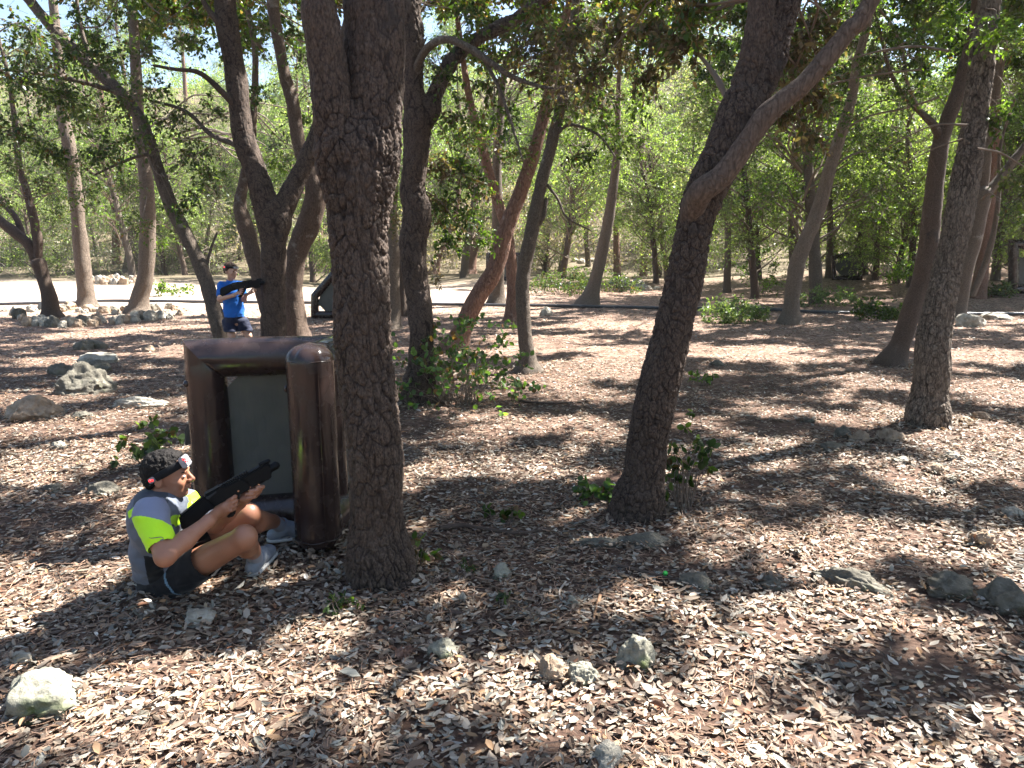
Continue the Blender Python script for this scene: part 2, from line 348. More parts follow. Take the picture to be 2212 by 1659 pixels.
# ------------------------------------------------------------------ smooth solid bodies (signed distance, surface nets)
class SDF:
    def __init__(s): s.p = []
    def cap(s, a, b, r0, r1=None, k=0.02, flat=None):
        s.p.append(('c', np.array(a, float), np.array(b, float), r0, r1 if r1 is not None else r0, k, flat)); return s
    def chain(s, pts, rs, k=0.015):
        for i in range(len(pts)-1): s.cap(pts[i], pts[i+1], rs[i], rs[i+1], k)
        return s
    def ell(s, c, r, rot=None, k=0.02, sub=False):
        s.p.append(('e' if not sub else 'E', np.array(c, float), np.array(r, float), np.eye(3) if rot is None else np.array(rot, float), k)); return s
    def cut(s, p, n): s.p.append(('p', np.array(p, float), np.array(n, float)/np.linalg.norm(n))); return s
    def build(s, h, name, mat=None, colf=None, mats=None, mif=None, org=(0, 0, 0), smooth_it=1, noise=None):
        pts = [];
        for q in s.p:
            if q[0] == 'c': R = max(q[3], q[4]); pts += [q[1]-R, q[1]+R, q[2]-R, q[2]+R]
            elif q[0] == 'e': R = q[2].max(); pts += [q[1]-R, q[1]+R]
        lo = np.min(pts, 0)-3*h; hi = np.max(pts, 0)+3*h; n = np.ceil((hi-lo)/h).astype(int)+1
        D = np.full(n, 0.2, dtype=np.float32); ax = [lo[i]+h*np.arange(n[i]) for i in range(3)]
        for q in s.p:
            if q[0] == 'p':
                d = (ax[0][:, None, None]-q[1][0])*q[2][0]+(ax[1][None, :, None]-q[1][1])*q[2][1]+(ax[2][None, None, :]-q[1][2])*q[2][2]
                np.maximum(D, d.astype(np.float32), out=D); continue
            if q[0] == 'c': R = max(q[3], q[4]); bl, bh = np.minimum(q[1], q[2])-R, np.maximum(q[1], q[2])+R; k = q[5]
            else: R = q[2].max(); bl, bh = q[1]-R, q[1]+R; k = q[4]
            m_ = 0.03+k; i0 = np.clip(np.floor((bl-m_-lo)/h).astype(int), 0, n-1); i1 = np.clip(np.ceil((bh+m_-lo)/h).astype(int)+1, 1, n)
            sl_ = tuple(slice(a, b) for a, b in zip(i0, i1)); x, y, z = ax[0][sl_[0]][:, None, None], ax[1][sl_[1]][None, :, None], ax[2][sl_[2]][None, None, :]
            if q[0] == 'c':
                ba = q[2]-q[1]; L2 = max(ba.dot(ba), 1e-9); t = np.clip(((x-q[1][0])*ba[0]+(y-q[1][1])*ba[1]+(z-q[1][2])*ba[2])/L2, 0, 1)
                d = np.sqrt((x-q[1][0]-t*ba[0])**2+(y-q[1][1]-t*ba[1])**2+(z-q[1][2]-t*ba[2])**2)-(q[3]+(q[4]-q[3])*t)
            else:
                Rm = q[3]; v = [(x-q[1][0])*Rm[i][0]+(y-q[1][1])*Rm[i][1]+(z-q[1][2])*Rm[i][2] for i in range(3)]
                k0 = np.sqrt(sum((v[i]/q[2][i])**2 for i in range(3))); k1 = np.sqrt(sum((v[i]/q[2][i]**2)**2 for i in range(3))); d = k0*(k0-1)/(k1+1e-9)
            d = d.astype(np.float32); A = D[sl_]
            if q[0] == 'E': hh = np.clip(0.5-0.5*(A+d)/k, 0, 1); D[sl_] = A*(1-hh)+(-d)*hh+k*hh*(1-hh)
            else: hh = np.clip(0.5+0.5*(A-d)/k, 0, 1); D[sl_] = A*(1-hh)+d*hh-k*hh*(1-hh)
        if noise is not None: D += noise(ax[0][:, None, None], ax[1][None, :, None], ax[2][None, None, :]).astype(np.float32)
        S = D < 0; c8 = [S[a:n[0]-1+a, b:n[1]-1+b, c:n[2]-1+c] for a in (0, 1) for b in (0, 1) for c in (0, 1)]
        anyv = c8[0].copy(); allv = c8[0].copy()
        for q in c8[1:]: anyv |= q; allv &= q
        act = anyv & ~allv; I = np.argwhere(act); idx = np.full(act.shape, -1, dtype=np.int64); idx[act] = np.arange(len(I))
        cor = [(a, b, c) for a in (0, 1) for b in (0, 1) for c in (0, 1)]; val = {q: D[I[:, 0]+q[0], I[:, 1]+q[1], I[:, 2]+q[2]] for q in cor}
        P = np.zeros((len(I), 3)); cnt = np.zeros(len(I))
        for q in cor:
            for a_ in range(3):
                if q[a_] == 0:
                    w = list(q); w[a_] = 1; w = tuple(w); va, vb = val[q], val[w]; cr = (va < 0) != (vb < 0); t = np.where(cr, va/(va-vb+1e-12), 0)
                    e = np.array(q, float)[None, :]*np.ones((len(I), 1)); e[:, a_] += t; P[cr] += e[cr]; cnt[cr] += 1
        V = lo+h*(I+P/cnt[:, None]); Fs = []
        for a_ in range(3):
            b_, c_ = (a_+1) % 3, (a_+2) % 3; s0 = [slice(None)]*3; s1 = [slice(None)]*3; s0[a_] = slice(0, -1); s1[a_] = slice(1, None)
            ch = S[tuple(s0)] != S[tuple(s1)]; E = np.argwhere(ch); E = E[(E[:, b_] > 0) & (E[:, c_] > 0) & (E[:, b_] < n[b_]-1) & (E[:, c_] < n[c_]-1)]; ins = S[E[:, 0], E[:, 1], E[:, 2]]
            ob = np.zeros(3, int); ob[b_] = 1; oc = np.zeros(3, int); oc[c_] = 1
            g_ = lambda e: idx[e[:, 0], e[:, 1], e[:, 2]]
            Q = np.stack([g_(E-ob-oc), g_(E-oc), g_(E), g_(E-ob)], 1); Q[~ins] = Q[~ins][:, ::-1]; Fs.append(Q)
        F = np.concatenate(Fs); F = F[(F >= 0).all(1)]
        for _ in range(smooth_it):
            acc_ = np.zeros_like(V); c_ = np.zeros(len(V))
            for k_ in range(4):
                for k2 in (1, 3): np.add.at(acc_, F[:, k_], V[F[:, (k_+k2) % 4]]); np.add.at(c_, F[:, k_], 1)
            V = V*0.5+0.5*acc_/np.maximum(c_, 1)[:, None]
        col = colf(V) if colf else None; mi = mif(V[F].mean(1)) if mif else None
        return mesh(name, V-np.asarray(org), F, mat, True, col, mats, mi)

def voro3(p, seed=0):
    ip = np.floor(p).astype(np.int64); f1 = np.full(len(p), 9.0); f2 = f1.copy(); cid = np.zeros(len(p))
    for a in (-1, 0, 1):
        for b in (-1, 0, 1):
            for c in (-1, 0, 1):
                q = ip+np.array([a, b, c]); x, y, z = q[:, 0], q[:, 1], q[:, 2]
                j = np.stack([_h(x, y, z+seed), _h(x+57, y, z+seed), _h(x, y+91, z+seed)], -1); d = np.linalg.norm(q+j-p, axis=1)
                idv = _h(x+11, y+7, z+seed); near = d < f1; f2 = np.where(near, f1, np.minimum(f2, d)); cid = np.where(near, idv, cid); f1 = np.where(near, d, f1)
    return f2-f1, cid
def bark_disp(me, depth, cell, zst=2.0, seed=0, top=None):
    n = len(me.vertices); co = np.zeros(n*3, dtype=np.float32); me.vertices.foreach_get('co', co); nr = np.zeros(n*3, dtype=np.float32); me.vertices.foreach_get('normal', nr); co = co.reshape(-1, 3).astype(float); nr = nr.reshape(-1, 3)
    w = np.stack([vnoise(co[:, 0]*22, co[:, 1]*22, co[:, 2]*11+seed), vnoise(co[:, 0]*22+7, co[:, 1]*22, co[:, 2]*11+seed), 1.3*vnoise(co[:, 0]*18, co[:, 1]*18+9, co[:, 2]*14+seed)], -1)*cell*0.55
    p = (co+w)/np.array([cell*1.5, cell*1.5, cell*1.5*zst*1.5]); e, cid = voro3(p, seed)
    p2 = (co+w*0.6)/np.array([cell*0.72, cell*0.72, cell*0.72*zst*0.75]); e2, cid2 = voro3(p2, seed+40)
    d = depth*(np.clip(e/0.20, 0, 1)**0.6-0.8)+depth*0.5*(np.clip(e2/0.26, 0, 1)**0.6-0.8)+depth*0.35*(cid-0.5)+depth*0.3*(cid2-0.5)
    amt = np.clip(0.9+0.7*vnoise(co[:, 0]*5, co[:, 1]*5, co[:, 2]*2.0+seed+5), 0.12, 1.25)
    if top is not None: amt = amt*(1-0.65*sstep((co[:, 2]-top[0])/top[1]))
    fi = me.attributes.new('fissure', 'FLOAT', 'POINT'); fi.data.foreach_set('value', (np.maximum(np.clip(1.1-e/0.10, 0, 1), 0.55*np.clip(1.05-e2/0.11, 0, 1))*np.clip(0.5+amt*0.5+0.6*vnoise(co[:, 0]*7, co[:, 1]*7, co[:, 2]*4+2), 0, 1)).astype(np.float32))
    d = d*amt+depth*0.3*vnoise(co[:, 0]*140, co[:, 1]*140, co[:, 2]*60)+depth*0.5*vnoise(co[:, 0]*55, co[:, 1]*55, co[:, 2]*12)
    co = co+nr*d[:, None]; me.vertices.foreach_set('co', co.astype(np.float32).ravel()); me.update()
# ------------------------------------------------------------------ ground
def grid_axis(segs):
    out = [segs[0][0]]
    for a, b, st in segs:
        n = max(1, int(round((b-a)/st))); out += list(np.linspace(a, b, n+1)[1:])
    return np.array(out)
gx = grid_axis([(-220, -60, 12), (-60, -25, 2.5), (-25, -9, 0.5), (-9, 9, 0.07), (9, 25, 0.5), (25, 60, 2.5), (60, 220, 12)])
gy = grid_axis([(-40, -6, 3), (-6, 0.5, 0.4), (0.5, 9, 0.05), (9, 20, 0.16), (20, 60, 0.9), (60, 120, 2.5), (120, 172, 13)])
X, Y = np.meshgrid(gx, gy); Z = gh(X, Y)
nearw = sstep((16-Y)/8)*sstep((10-np.abs(X))/3)
Z = Z + nearw*(0.006*vnoise(X*7, Y*7)+0.006*vnoise(X*17, Y*17)) - 0.004
nx_, ny_ = len(gx), len(gy); i = np.arange(ny_-1)[:, None]; j = np.arange(nx_-1)[None, :]
GF = np.stack([i*nx_+j, i*nx_+j+1, (i+1)*nx_+j+1, (i+1)*nx_+j], -1).reshape(-1, 4)
m, t, b, o = newmat('forest_soil'); L_ = t.links.new
geo = N(t, 'ShaderNodeNewGeometry'); sep = N(t, 'ShaderNodeSeparateXYZ'); L_(geo.outputs['Position'], sep.inputs[0])
def nz(scale, detail=5.0, rough=0.6):
    n = N(t, 'ShaderNodeTexNoise', i_Scale=scale, i_Detail=detail, i_Roughness=rough); L_(geo.outputs['Position'], n.inputs['Vector']); return n.outputs[0]
soil = ramp(t, nz(30, 8, 0.7), [(0.25, (0.035, 0.022, 0.017)), (0.5, (0.08, 0.048, 0.035)), (0.75, (0.15, 0.1, 0.07))])
mp = N(t, 'ShaderNodeMapping'); mp.inputs['Scale'].default_value = (1, 2.2, 1); L_(geo.outputs['Position'], mp.inputs[0])
vo = N(t, 'ShaderNodeTexVoronoi', i_Scale=17.0); L_(mp.outputs[0], vo.inputs['Vector'])
bed = ramp(t, vo.outputs['Color'], [(0.0, (0.055, 0.036, 0.028)), (0.35, (0.19, 0.13, 0.098)), (0.6, (0.3, 0.21, 0.16)), (0.85, (0.42, 0.33, 0.27))])
nd = ramp(t, nz(90, 4, 0.7), [(0.35, (0.55, 0.5, 0.47)), (0.65, (1.2, 1.1, 1.05))])
bm = N(t, 'ShaderNodeMixRGB', blend_type='MULTIPLY'); bm.inputs[0].default_value = 0.8; L_(bed.outputs[0], bm.inputs[1]); L_(nd.outputs[0], bm.inputs[2])
fy = N(t, 'ShaderNodeMapRange'); fy.inputs['From Min'].default_value = 6.5; fy.inputs['From Max'].default_value = 15; L_(sep.outputs['Y'], fy.inputs['Value'])
pa = ramp(t, nz(0.9, 5, 0.6), [(0.4, (0, 0, 0)), (0.6, (1, 1, 1))])
ad = N(t, 'ShaderNodeMath', operation='MULTIPLY_ADD'); L_(pa.outputs[0], ad.inputs[0]); ad.inputs[1].default_value = 0.35; L_(fy.outputs[0], ad.inputs[2]); ad.use_clamp = True
mA = N(t, 'ShaderNodeMixRGB'); L_(ad.outputs[0], mA.inputs[0]); L_(soil.outputs[0], mA.inputs[1]); L_(bm.outputs[0], mA.inputs[2])
# pale beaten earth of the clearing and the track beyond the trees
dust = ramp(t, nz(2.5, 7, 0.65), [(0.3, (0.34, 0.25, 0.19)), (0.7, (0.5, 0.41, 0.33))])
cy = N(t, 'ShaderNodeMapRange'); cy.inputs['From Min'].default_value = 19.5; cy.inputs['From Max'].default_value = 25
cn = N(t, 'ShaderNodeMath', operation='MULTIPLY_ADD'); L_(nz(0.35, 4, 0.5), cn.inputs[0]); cn.inputs[1].default_value = 6.0; L_(sep.outputs['Y'], cn.inputs[2]); L_(cn.outputs[0], cy.inputs['Value'])
cx = N(t, 'ShaderNodeMapRange'); cx.inputs['From Min'].default_value = 2; cx.inputs['From Max'].default_value = -4; L_(sep.outputs['X'], cx.inputs['Value'])
cm = N(t, 'ShaderNodeMath', operation='MULTIPLY'); L_(cy.outputs[0], cm.inputs[0]); L_(cx.outputs[0], cm.inputs[1])
mB = N(t, 'ShaderNodeMixRGB'); L_(cm.outputs[0], mB.inputs[0]); L_(mA.outputs[0], mB.inputs[1]); L_(dust.outputs[0], mB.inputs[2])
hy = N(t, 'ShaderNodeMapRange'); hy.inputs['From Min'].default_value = 29; hy.inputs['From Max'].default_value = 36; L_(cn.outputs[0], hy.inputs['Value']); mH = N(t, 'ShaderNodeMixRGB'); L_(hy.outputs[0], mH.inputs[0]); L_(mB.outputs[0], mH.inputs[1]); hc_ = ramp(t, nz(1.5, 6, 0.7), [(0.3, (0.07, 0.065, 0.035)), (0.7, (0.22, 0.17, 0.12))]); L_(hc_.outputs[0], mH.inputs[2])
L_(mH.outputs[0], b.inputs['Base Color']); b.inputs['Roughness'].default_value = 0.95; b.inputs['Specular IOR Level'].default_value = 0.15
hb = N(t, 'ShaderNodeMath', operation='ADD'); L_(nz(45, 6, 0.7), hb.inputs[0]); L_(vo.outputs['Distance'], hb.inputs[1])
bp = N(t, 'ShaderNodeBump', i_Strength=0.8, i_Distance=0.02); L_(hb.outputs[0], bp.inputs['Height']); L_(bp.outputs[0], b.inputs['Normal'])
ground = link('ground', mesh('ground', np.stack([X, Y, Z], -1).reshape(-1, 3), GF, m, True)); tag(ground, 'reddish brown forest soil under the leaf litter', None, None, 'structure')

# ------------------------------------------------------------------ leaf litter
LP = [((0.29, 0.225, 0.17), 6), ((0.38, 0.31, 0.25), 5), ((0.19, 0.13, 0.095), 4), ((0.38, 0.24, 0.14), 1.3), ((0.48, 0.43, 0.37), 3), ((0.11, 0.075, 0.058), 4), ((0.31, 0.31, 0.28), 3), ((0.25, 0.12, 0.07), .5), ((0.6, 0.57, 0.53), .5)]
def litter_col(n):
    cs = np.array([c for c, w in LP]); w = np.array([w for c, w in LP]); w = w/w.sum()
    return cs[rng.choice(len(cs), n, p=w)]*(0.8+0.22*rng.normal(size=(n, 1))).clip(0.4, 1.4)*np.array([1.0, .965, .905])
acc = Acc()
def scatter(y0, y1, dens, size, hmax, tilt, six):
    n = int(dens*((y1+0.9)**2-(y0+0.9)**2)*0.78)
    y = np.sqrt((y0+0.9)**2+rng.random(n)*((y1+0.9)**2-(y0+0.9)**2))-0.9; x = (rng.random(n)*2-1)*(y+0.9)*0.78
    bare = vnoise(x*1.3+4, y*1.3)+0.5*vnoise(x*3.5, y*3.5); keep = rng.random(n) < np.clip(1.05-1.1*np.clip(bare-0.25, 0, 1), 0.12, 1)
    x, y = x[keep], y[keep]; n = len(x)
    nwv = sstep((16-y)/8)*sstep((10-np.abs(x))/3)
    z = gh(x, y)+nwv*(0.006*vnoise(x*7, y*7)+0.006*vnoise(x*17, y*17))-0.002+hmax*rng.random(n)**1.5
    a = rng.random(n)*2*np.pi; D = np.stack([np.cos(a), np.sin(a), rng.normal(size=n)*tilt], -1)
    s = size*(0.55+0.9*rng.random(n)**1.6); s[rng.random(n) < 0.05] *= 1.6
    z += np.abs(D[:, 2])*s*0.5
    P = np.stack([x, y, z], -1); D /= np.linalg.norm(D, axis=1)[:, None]
    nr = np.stack([rng.normal(size=n)*tilt*1.3, rng.normal(size=n)*tilt*1.3, np.ones(n)], -1)
    S = np.cross(D, nr); S /= np.linalg.norm(S, axis=1)[:, None]; U = np.cross(S, D)
    w = (s*(0.30+0.26*rng.random(n)))[:, None]/2; s_ = s[:, None]; c = ((rng.random(n)-0.4)*0.26)[:, None]*s_; e = (rng.random(n)-0.3)[:, None]*s_*0.25
    P = P-D*s_*0.5; col = litter_col(n)
    if six:
        V = np.stack([P, P+D*s_*0.25+S*w*0.8+U*c, P+D*s_*0.68+S*w*.85+U*c, P+D*s_+U*e, P+D*s_*0.66-S*w*.85+U*c, P+D*s_*0.25-S*w*0.8+U*c], 1)
        V[:, [0, 3]] += 0; b_ = np.arange(n)[:, None]*6; F = np.concatenate([b_+np.array([[0, 1, 2, 3]]), b_+np.array([[0, 3, 4, 5]])]); k = 6
    else:
        V = np.stack([P, P+D*s_*0.45+S*w+U*c, P+D*s_+U*e, P+D*s_*0.45-S*w+U*c], 1); b_ = np.arange(n)[:, None]*4; F = b_+np.array([[0, 1, 2, 3]]); k = 4
    V = V.reshape(-1, 3); acc.add(V, F, np.repeat(col, k, axis=0))
scatter(0.9, 3.5, 3000, 0.040, 0.018, 0.15, True)
scatter(3.5, 6.5, 2200, 0.038, 0.016, 0.15, True)
scatter(6.5, 11, 1000, 0.040, 0.016, 0.15, False)
scatter(11, 20, 190, 0.048, 0.02, 0.22, False)
for (vx, vy, r0, n) in [(826, 1252, .17, 900), (1372, 1112, .17, 800), (2004, 916, .18, 600), (912, 868, .2, 500), (1140, 802, .13, 250), (1928, 787, .2, 350), (690, 1205, .14, 300), (400, 1290, .22, 500)]:
    c = G(vx, vy); c = c+np.array([0, 0.12, 0]); a = rng.random(n)*6.28; d = r0+0.32*rng.random(n)**1.5; x, y = c[0]+d*np.cos(a), c[1]+d*np.sin(a)
    pile = 0.045*np.exp(-(d-r0)/0.10)*rng.random(n); P = np.stack([x, y, gh(x, y)+0.01+pile], -1); D = rsph(n)*np.array([1, 1, .35]); V, F, C = leaves(P, D, 0.042*(.6+.7*rng.random(n)), litter_col(n), 0.48, True, 1.6, 0.3); acc.add(V, F, C)
tag(link('leaf_litter', acc.mesh('leaf_litter', M['dryleaf'])), 'dry tan and brown oak leaves covering the forest floor', None, None, 'stuff')
acc = Acc()                              # dry pine needles
def needles(n, y0, y1, ln):
    y = y0+(y1-y0)*rng.random(n)**0.8; x = (rng.random(n)*2-1)*(y+0.9)*0.76
    k = vnoise(x*1.1+40, y*1.1)+0.4*vnoise(x*4, y*4) > -0.05; x, y = x[k], y[k]; n = len(x)
    z = gh(x, y)+0.012+0.014*rng.random(n); a = rng.random(n)*2*np.pi; D = np.stack([np.cos(a), np.sin(a), rng.normal(size=n)*0.12], -1); S = np.stack([-np.sin(a), np.cos(a), rng.normal(size=n)*0.5], -1)
    P = np.stack([x, y, z], -1); s = (ln*(0.6+0.6*rng.random(n)))[:, None]; w = 0.0009+0.00022*y[:, None]; bend = S*s*((rng.random(n)-0.5)*0.25)[:, None]; bend[:, 2] = 0
    V = np.stack([P-D*s/2-S*w, P-D*s/2+S*w, P+bend+S*w, P+bend-S*w, P+D*s/2+S*w*.5, P+D*s/2-S*w*.5], 1)
    b_ = np.arange(n)[:, None]*6; F = np.concatenate([b_+np.array([[0, 1, 2, 3]]), b_+np.array([[3, 2, 4, 5]])])
    col = np.array([0.27, 0.17, 0.115])*(0.6+0.9*rng.random((n, 1))); acc.add(V.reshape(-1, 3), F, np.repeat(col, 6, axis=0))
needles(17000, 1.0, 5, 0.07); needles(9000, 5, 10, 0.08)
tag(link('pine_needles', acc.mesh('pine_needles', M['dryleaf'])), 'dry reddish pine needles strewn over the forest floor', None, None, 'stuff')

# ------------------------------------------------------------------ trees
# (place on the photograph, radius in metres) of the sunlit patches of the floor: unseen canopy clumps are left out there to let sun through
LIT = [(480, 1600, .35), (620, 1560, .3), (760, 1600, .25), (900, 1510, .25), (970, 1470, .2), (1080, 1420, .25), (1200, 1520, .32), (1330, 1600, .3), (1420, 1560, .25), (1560, 1500, .35), (1480, 1440, .2), (1700, 1420, .22), (1820, 1560, .22), (2000, 1350, .2), (2170, 1450, .35), (2100, 1560, .25), (1900, 1620, .2),
       (1980, 1170, .3), (2080, 1220, .35), (2190, 1200, .3), (1790, 1130, .25), (1600, 1160, .25), (1680, 1000, .3), (1290, 920, .3), (1000, 935, .28), (1060, 1010, .3), (930, 890, .3), (900, 1040, .2), (1230, 1040, .2),
       (1150, 820, .7), (1300, 800, .8), (1380, 760, .8), (1200, 740, 1.1), (1350, 700, 1.3), (1050, 760, .5), (1290, 860, .4),
       (60, 1020, .5), (180, 1000, .5), (260, 990, .3), (40, 930, .4), (200, 920, .4), (330, 880, .4), (60, 860, .5), (250, 820, .4), (120, 780, .6), (350, 760, .5), (20, 1330, .2), (110, 1380, .2), (250, 1220, .12), (60, 1480, .2), (230, 1560, .25),
       (200, 720, .8), (420, 700, .7), (1700, 760, .5), (1560, 760, .5), (1850, 820, .5), (2120, 760, .6), (2160, 840, .5), (1960, 900, .35), (2100, 1000, .4), (1900, 1000, .3), (2180, 960, .3), (1620, 880, .35), (1800, 900, .3), (2050, 700, .8), (2180, 690, .9), (1550, 690, .8), (1950, 1060, .25)]
LITP = [(G(a, b_), r_*(0.62 if b_ > 1300 else 0.9 if b_ > 1080 else 1)) for a, b_, r_ in LIT]
LITP += [(W(vx, vy, yy)+np.array([.1, 0, 0]), r_) for vx, vy, yy, r_ in [(840, 300, 3.8, .22), (850, 520, 3.8, .2), (740, 90, 3.8, .2), (915, 450, 8.8, .3), (920, 620, 8.8, .25), (1165, 640, 10, .35), (1160, 560, 10, .3), (1520, 560, 4.8, .15), (2110, 620, 7, .25), (2090, 800, 7, .3), (570, 560, 10.5, .3), (1730, 640, 15, .4), (640, 600, 10.8, .4)]]
LITA = np.array([p for p, r_ in LITP]); LITR = np.array([r_ for p, r_ in LITP]); TS = np.array(TOSUN)
def in_sunbeam(c, rad):
    v = np.asarray(c, float)[None, :]-LITA; al = v@TS; d = np.linalg.norm(v-al[:, None]*TS[None, :], axis=1); return bool(((d < LITR*0.8+rad) & (al > 0.3)).any())
CROWN, LOWF = 1.4, 3.8
def stem3d(pts, y0, dy, y_of=None):
    n = len(pts); P = []; R = []
    for k, (vx, vy, w, *yo) in enumerate(pts):
        p = W(vx, vy, y0+dy*k/max(1, n-1)+(yo[0] if yo else 0)); P.append(p); R.append(mV(w, p)/2)
    return P, R
def tree(name, label, stems, mat, cat='tree', sides=14, step=0.05, crown=None, low=(), group=None, y0=None, pal='green', disp=None,
         lump=0.10, flare=1.5, size=0.05, six=True, arms=(), crn=3200, root=None, leafm=None, bare=0, extra=None, csize=None, sdf=None, bd=(0.007, 0.03, 2.0), roots=()):
    base = G(stems[0]['pts'][0][0], stems[0]['pts'][0][1]) if y0 is None else W(stems[0]['pts'][0][0], stems[0]['pts'][0][1], y0)
    org = onground(base[0], base[1]); Y0 = base[1]
    root = thing(name, org, label, cat, group)
    fol = Fol(); tops = []; allp = []
    body = SDF() if sdf else None
    for si, s in enumerate(stems):
        P, R = stem3d(s['pts'], Y0+s.get('y', 0), s.get('dy', 0))
        if si == 0:
            P = [np.array([P[0][0], P[0][1], org[2]-0.12])]+[np.array([P[0][0], P[0][1], org[2]+0.015])]+P[1:]; R = [R[0]*flare*1.15, R[0]*flare*0.98]+R[1:]
            d = P[2]-P[1]; P.insert(2, P[1]+d*min(0.35, 0.22/np.linalg.norm(d))); R.insert(2, R[1]/flare*1.06)
        if sdf and not s.get('tube'):
            C_, r_ = catmull(P, R, max(0.03, np.mean(R)*0.5)); ls = si*3.1+len(label)
            r_ = r_*(1+lump*vnoise(C_[:, 2]*3+ls, C_[:, 0]*3)); C_ = C_+np.stack([vnoise(C_[:, 2]*4, ls), vnoise(C_[:, 2]*4, ls+5), 0*r_], -1)*(r_*lump)[:, None]
            for q in range(len(C_)-1): body.cap(C_[q]-org, C_[q+1]-org, r_[q], r_[q+1], min(0.02, r_[q]*0.5) if q > 4 else min(0.07, r_[q]*0.9))
        ext = s.get('ext', 0); Pn = P
        if ext:
            d = P[-1]-P[-2]; d /= np.linalg.norm(d); d = d*0.8+np.array([0, 0, 0.35]); d /= np.linalg.norm(d)
            Pe = [P[-1], P[-1]+d*ext*0.5+rng.normal(size=3)*0.08]; Re = [R[-1]*0.98, R[-1]*0.78]; Pe.append(Pe[-1]+d*ext*0.5+rng.normal(size=3)*0.12); Re.append(R[-1]*0.65)
            tops.append((Pe[-1], Re[-1]))
            if body is not None and not s.get('tube'):
                V, F = tube([P[-1]-d*R[-1]*0.5]+Pe, [R[-1]*0.9]+Re, 0.06, 24, lump, seed=si); link('limb', mesh('limb', V-org, F, M[s.get('mat', mat)], True), root)
            else: P = P+Pe[1:]; R = R+Re[1:]
        allp += Pn
        if body is None or s.get('tube'):
            V, F = tube(P, R, s.get('step', step), s.get('sides', sides), s.get('lump', lump), s.get('disp', disp), seed=si*13+len(label))
            link('trunk' if si == 0 else 'limb', mesh('trunk' if si == 0 else 'limb', V-org, F, M[s.get('mat', mat)], True), root)
    if body is not None:
        for (a, b_, r0, r1, yo) in roots:
            pa, pb = W(a[0], a[1], Y0+yo[0]), G(b_[0], b_[1]); pb = onground(pb[0], Y0+yo[1], -0.01); body.cap(pa-org, pb-org, mV(r0, pa)/2, mV(r1, pa)/2, 0.05)
        body.cut((0, 0, -0.13), (0, 0, -1))
        me = body.build(sdf, 'trunk', M[mat], smooth_it=1, noise=lambda x, y, z: 0.012*lump*10*vnoise(x*9, y*9, z*4)); bark_disp(me, bd[0], bd[1], bd[2], len(label), bd[3] if len(bd) > 3 else None); link('trunk', me, root)
    allp = np.array(allp)
    if crown:
        for (c, R_, n) in crown:
            c = np.array(c, float); near = min(tops, key=lambda q: np.linalg.norm(q[0]-c)) if tops else (allp[-1], 0.03)
            for k in range(int(n*CROWN)):
                q = c+rsph(1)[0]*np.array([R_*1.15, R_*1.15, R_*0.6])*rng.random()**0.4
                if in_sunbeam(q, 0.16): continue
                fol.branch(near[0]-np.array([0, 0, 0.2+0.5*rng.random()]), q, max(0.010, near[1]*0.3), 0.05)
                fol.clump(q, 0.42+0.32*rng.random(), crn//max(1, n), pal, csize or size*1.5, 10, 0.6, six=False, twr=0.004)
    for l in low:
        vx, vy, yy, rV, n = l[:5]; pl = l[5] if len(l) > 5 else pal; sz = l[6] if len(l) > 6 else size
        q = W(vx, vy, yy); r = mV(rV, q)*1.25; q = np.asarray(q); n = int(n*LOWF)
        a = allp[np.argmin(np.linalg.norm(allp-(q+np.array([0, 0, 0.5])), axis=1))]
        if not (len(l) > 7 and l[7] == 'x'): fol.branch(a, q, min(0.018, 0.006+0.004*np.linalg.norm(a-q)), 0.06)
        fol.clump(q, r, n, pl, sz, 9, 0.85, 0.35, six)
    for b_ in bare and [bare] or []:
        for (vx, vy, yy, rV, n) in b_:
            q = W(vx, vy, yy); fol.clump(q, mV(rV, q), n, 'green', 0.01, 1, 0.9, 0.25, twr=0.0025, bare=True, K=7)
    for (pts, yy, mt) in arms:           # thin drooping branches drawn on the photograph
        P, R = stem3d(pts, yy, 0.6); V, F = tube(P, R, 0.04, 7, 0.12); fol.T.add(V, F)
    if extra: extra(fol)
    TREES.append(dict(root=root, org=org, fol=fol, allp=allp, tops=tops, pal=pal)); return root
TREES = []
